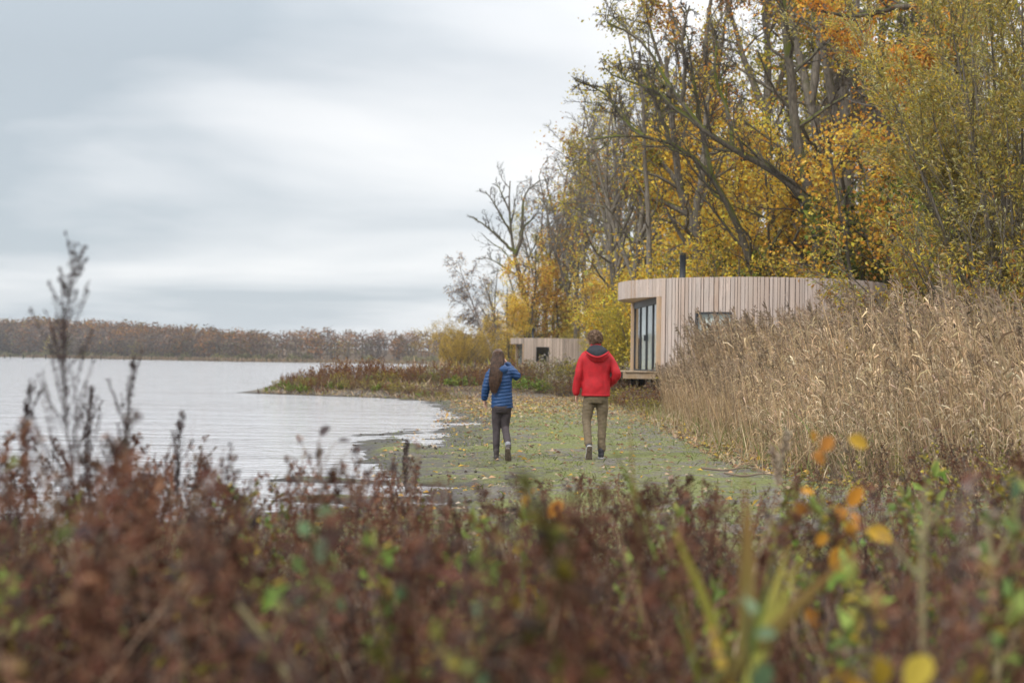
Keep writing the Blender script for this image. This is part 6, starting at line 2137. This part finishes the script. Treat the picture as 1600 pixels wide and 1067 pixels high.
leaves(fl, np.c_[x, y, zz], np.c_[rng.normal(size=(n, 2)), rng.uniform(0, .35, n)], np.c_[rng.normal(size=(n, 2)) * .35, np.ones(n)], L, L * .75, pick(rng, [(.64, .41, .08), (.54, .32, .08), (.5, .31, .17), (.52, .39, .25), (.30, .18, .11), (.56, .44, .31), (.48, .37, .27), (.24, .15, .10), (.40, .31, .22)], n), .2)
tag(fl.build('fallen_leaves', M_FOL), 'fallen yellow and tan leaves scattered on the shore', kind='stuff')
lt = Acc()
n = 13000
f = rng.uniform(0, 1, n)
y = np.where(f < .55, rng.uniform(37, 55, n), rng.uniform(15, 40, n))
x = np.where(f < .55, -3.4 + (reed_edge(np.minimum(y, 42)) + 3.4) * rng.uniform(0, 1, n) ** .8, reed_edge(y) - .1 - 1.1 * rng.uniform(0, 1, n) ** 1.6 + .3)
k = (lake_sd(x, y) > .6) & (wave(np.c_[x, y, 0 * x], 1.2, 41) > rng.uniform(-1.0, .5, n))
x, y = x[k], y[k]; n = len(x)
L = rng.uniform(.04, .12, n)
leaves(lt, np.c_[x, y, hgt(x, y) + .012], np.c_[rng.normal(size=(n, 2)), rng.uniform(0, .5, n)], np.c_[rng.normal(size=(n, 2)) * .5, np.ones(n)], L, L * .75, pick(rng, [(.46, .32, .17), (.36, .23, .12), (.26, .16, .09), (.54, .42, .27), (.60, .40, .09), (.18, .11, .07), (.5, .36, .22)], n), .2)
tag(lt.build('leaf_litter', M_FOL), 'drift of brown and tan leaves along the bank and the reed edge', kind='stuff')
# pebbles, dark clods and wrack by the water
pb = Acc()
n = 2600
y = 12.5 + 38 * rng.uniform(0, 1, n) ** 1.3; x = rng.uniform(-4.8, 4.2, n)
s = lake_sd(x, y)
k = (s > -.5) & (s < 1.0 + 1.2 * rng.uniform(0, 1, n)) | (x > reed_edge(np.minimum(y, 42)) - .9) & (s > 0)
x, y = x[k], y[k]; n = len(x)
ba = Acc(); ball(ba, (0, 0, .25), (1, .8, .6), 3); ball_p = ba.arrays()
pb.place((ball_p[0], ball_p[1] * 0 + 1, ball_p[2], ball_p[3]), np.c_[x, y, np.maximum(hgt(x, y), WATER_Z - .02)], rng.uniform(0, 6.28, n), rng.uniform(.008, .034, n), None, pick(rng, [(.10, .085, .07), (.16, .14, .12), (.07, .055, .045), (.22, .2, .18)], n))
tag(pb.build('pebbles', M_DRY), 'dark clods and small stones along the muddy waterline', kind='stuff')
# fallen branches
for k, (px, py, L, az, lab) in enumerate([(1150, 742, .9, .25, 'pale broken branch lying on the mud near the reeds'), (1180, 752, .7, -.2, 'thin branch lying on the mud below the first one'), (1090, 690, .6, .5, 'short dark stick at the edge of the leaf litter'),
                                          (668, 634, .7, .9, 'dark stick lying at the edge of the little inlet')]):
    d = 2222 * 1.4 / (py - hor(px)); x = float(wx(px, d))
    r = thing('fallen_branch', (x, d, gz1(x, d) + .025), lab, 'branch', 'branches lying on the shore', az)
    a = Acc(); u = np.linspace(-.5, .5, 8); Pm = np.c_[u * L, .05 * np.sin(u * 7), .015 * np.sin(u * 9)]
    tubes(a, Pm[None], np.linspace(.016, .006, 8)[None], 6, (.26, .20, .15)); a.build('limb', M_DRY, r)
    a = Acc(); tubes(a, np.array([[Pm[4], Pm[4] + [.1, .12, .02], Pm[4] + [.22, .16, .05]]]), np.array([[.008, .006, .003]]), 5, (.26, .20, .15)); a.build('twig', M_DRY, r)

# ------------------------------------------------------------------ damp autumn air over the lake
ac = Acc(); box(ac, (-2900, -120, -2.8), (2900, 3900, 45))
hz = ac.build('haze', None)
tag(hz, 'thin damp haze over the lake and the far wood', kind='stuff')
m, nt, out = new_mat('haze_air')
v = N(nt, 'ShaderNodeVolumePrincipled', {'Color': (0.88, 0.91, 0.95, 1), 'Density': 0.00022, 'Anisotropy': 0.0})
nt.links.new(v.outputs[0], out.inputs['Volume'])
hz.data.materials.append(m)
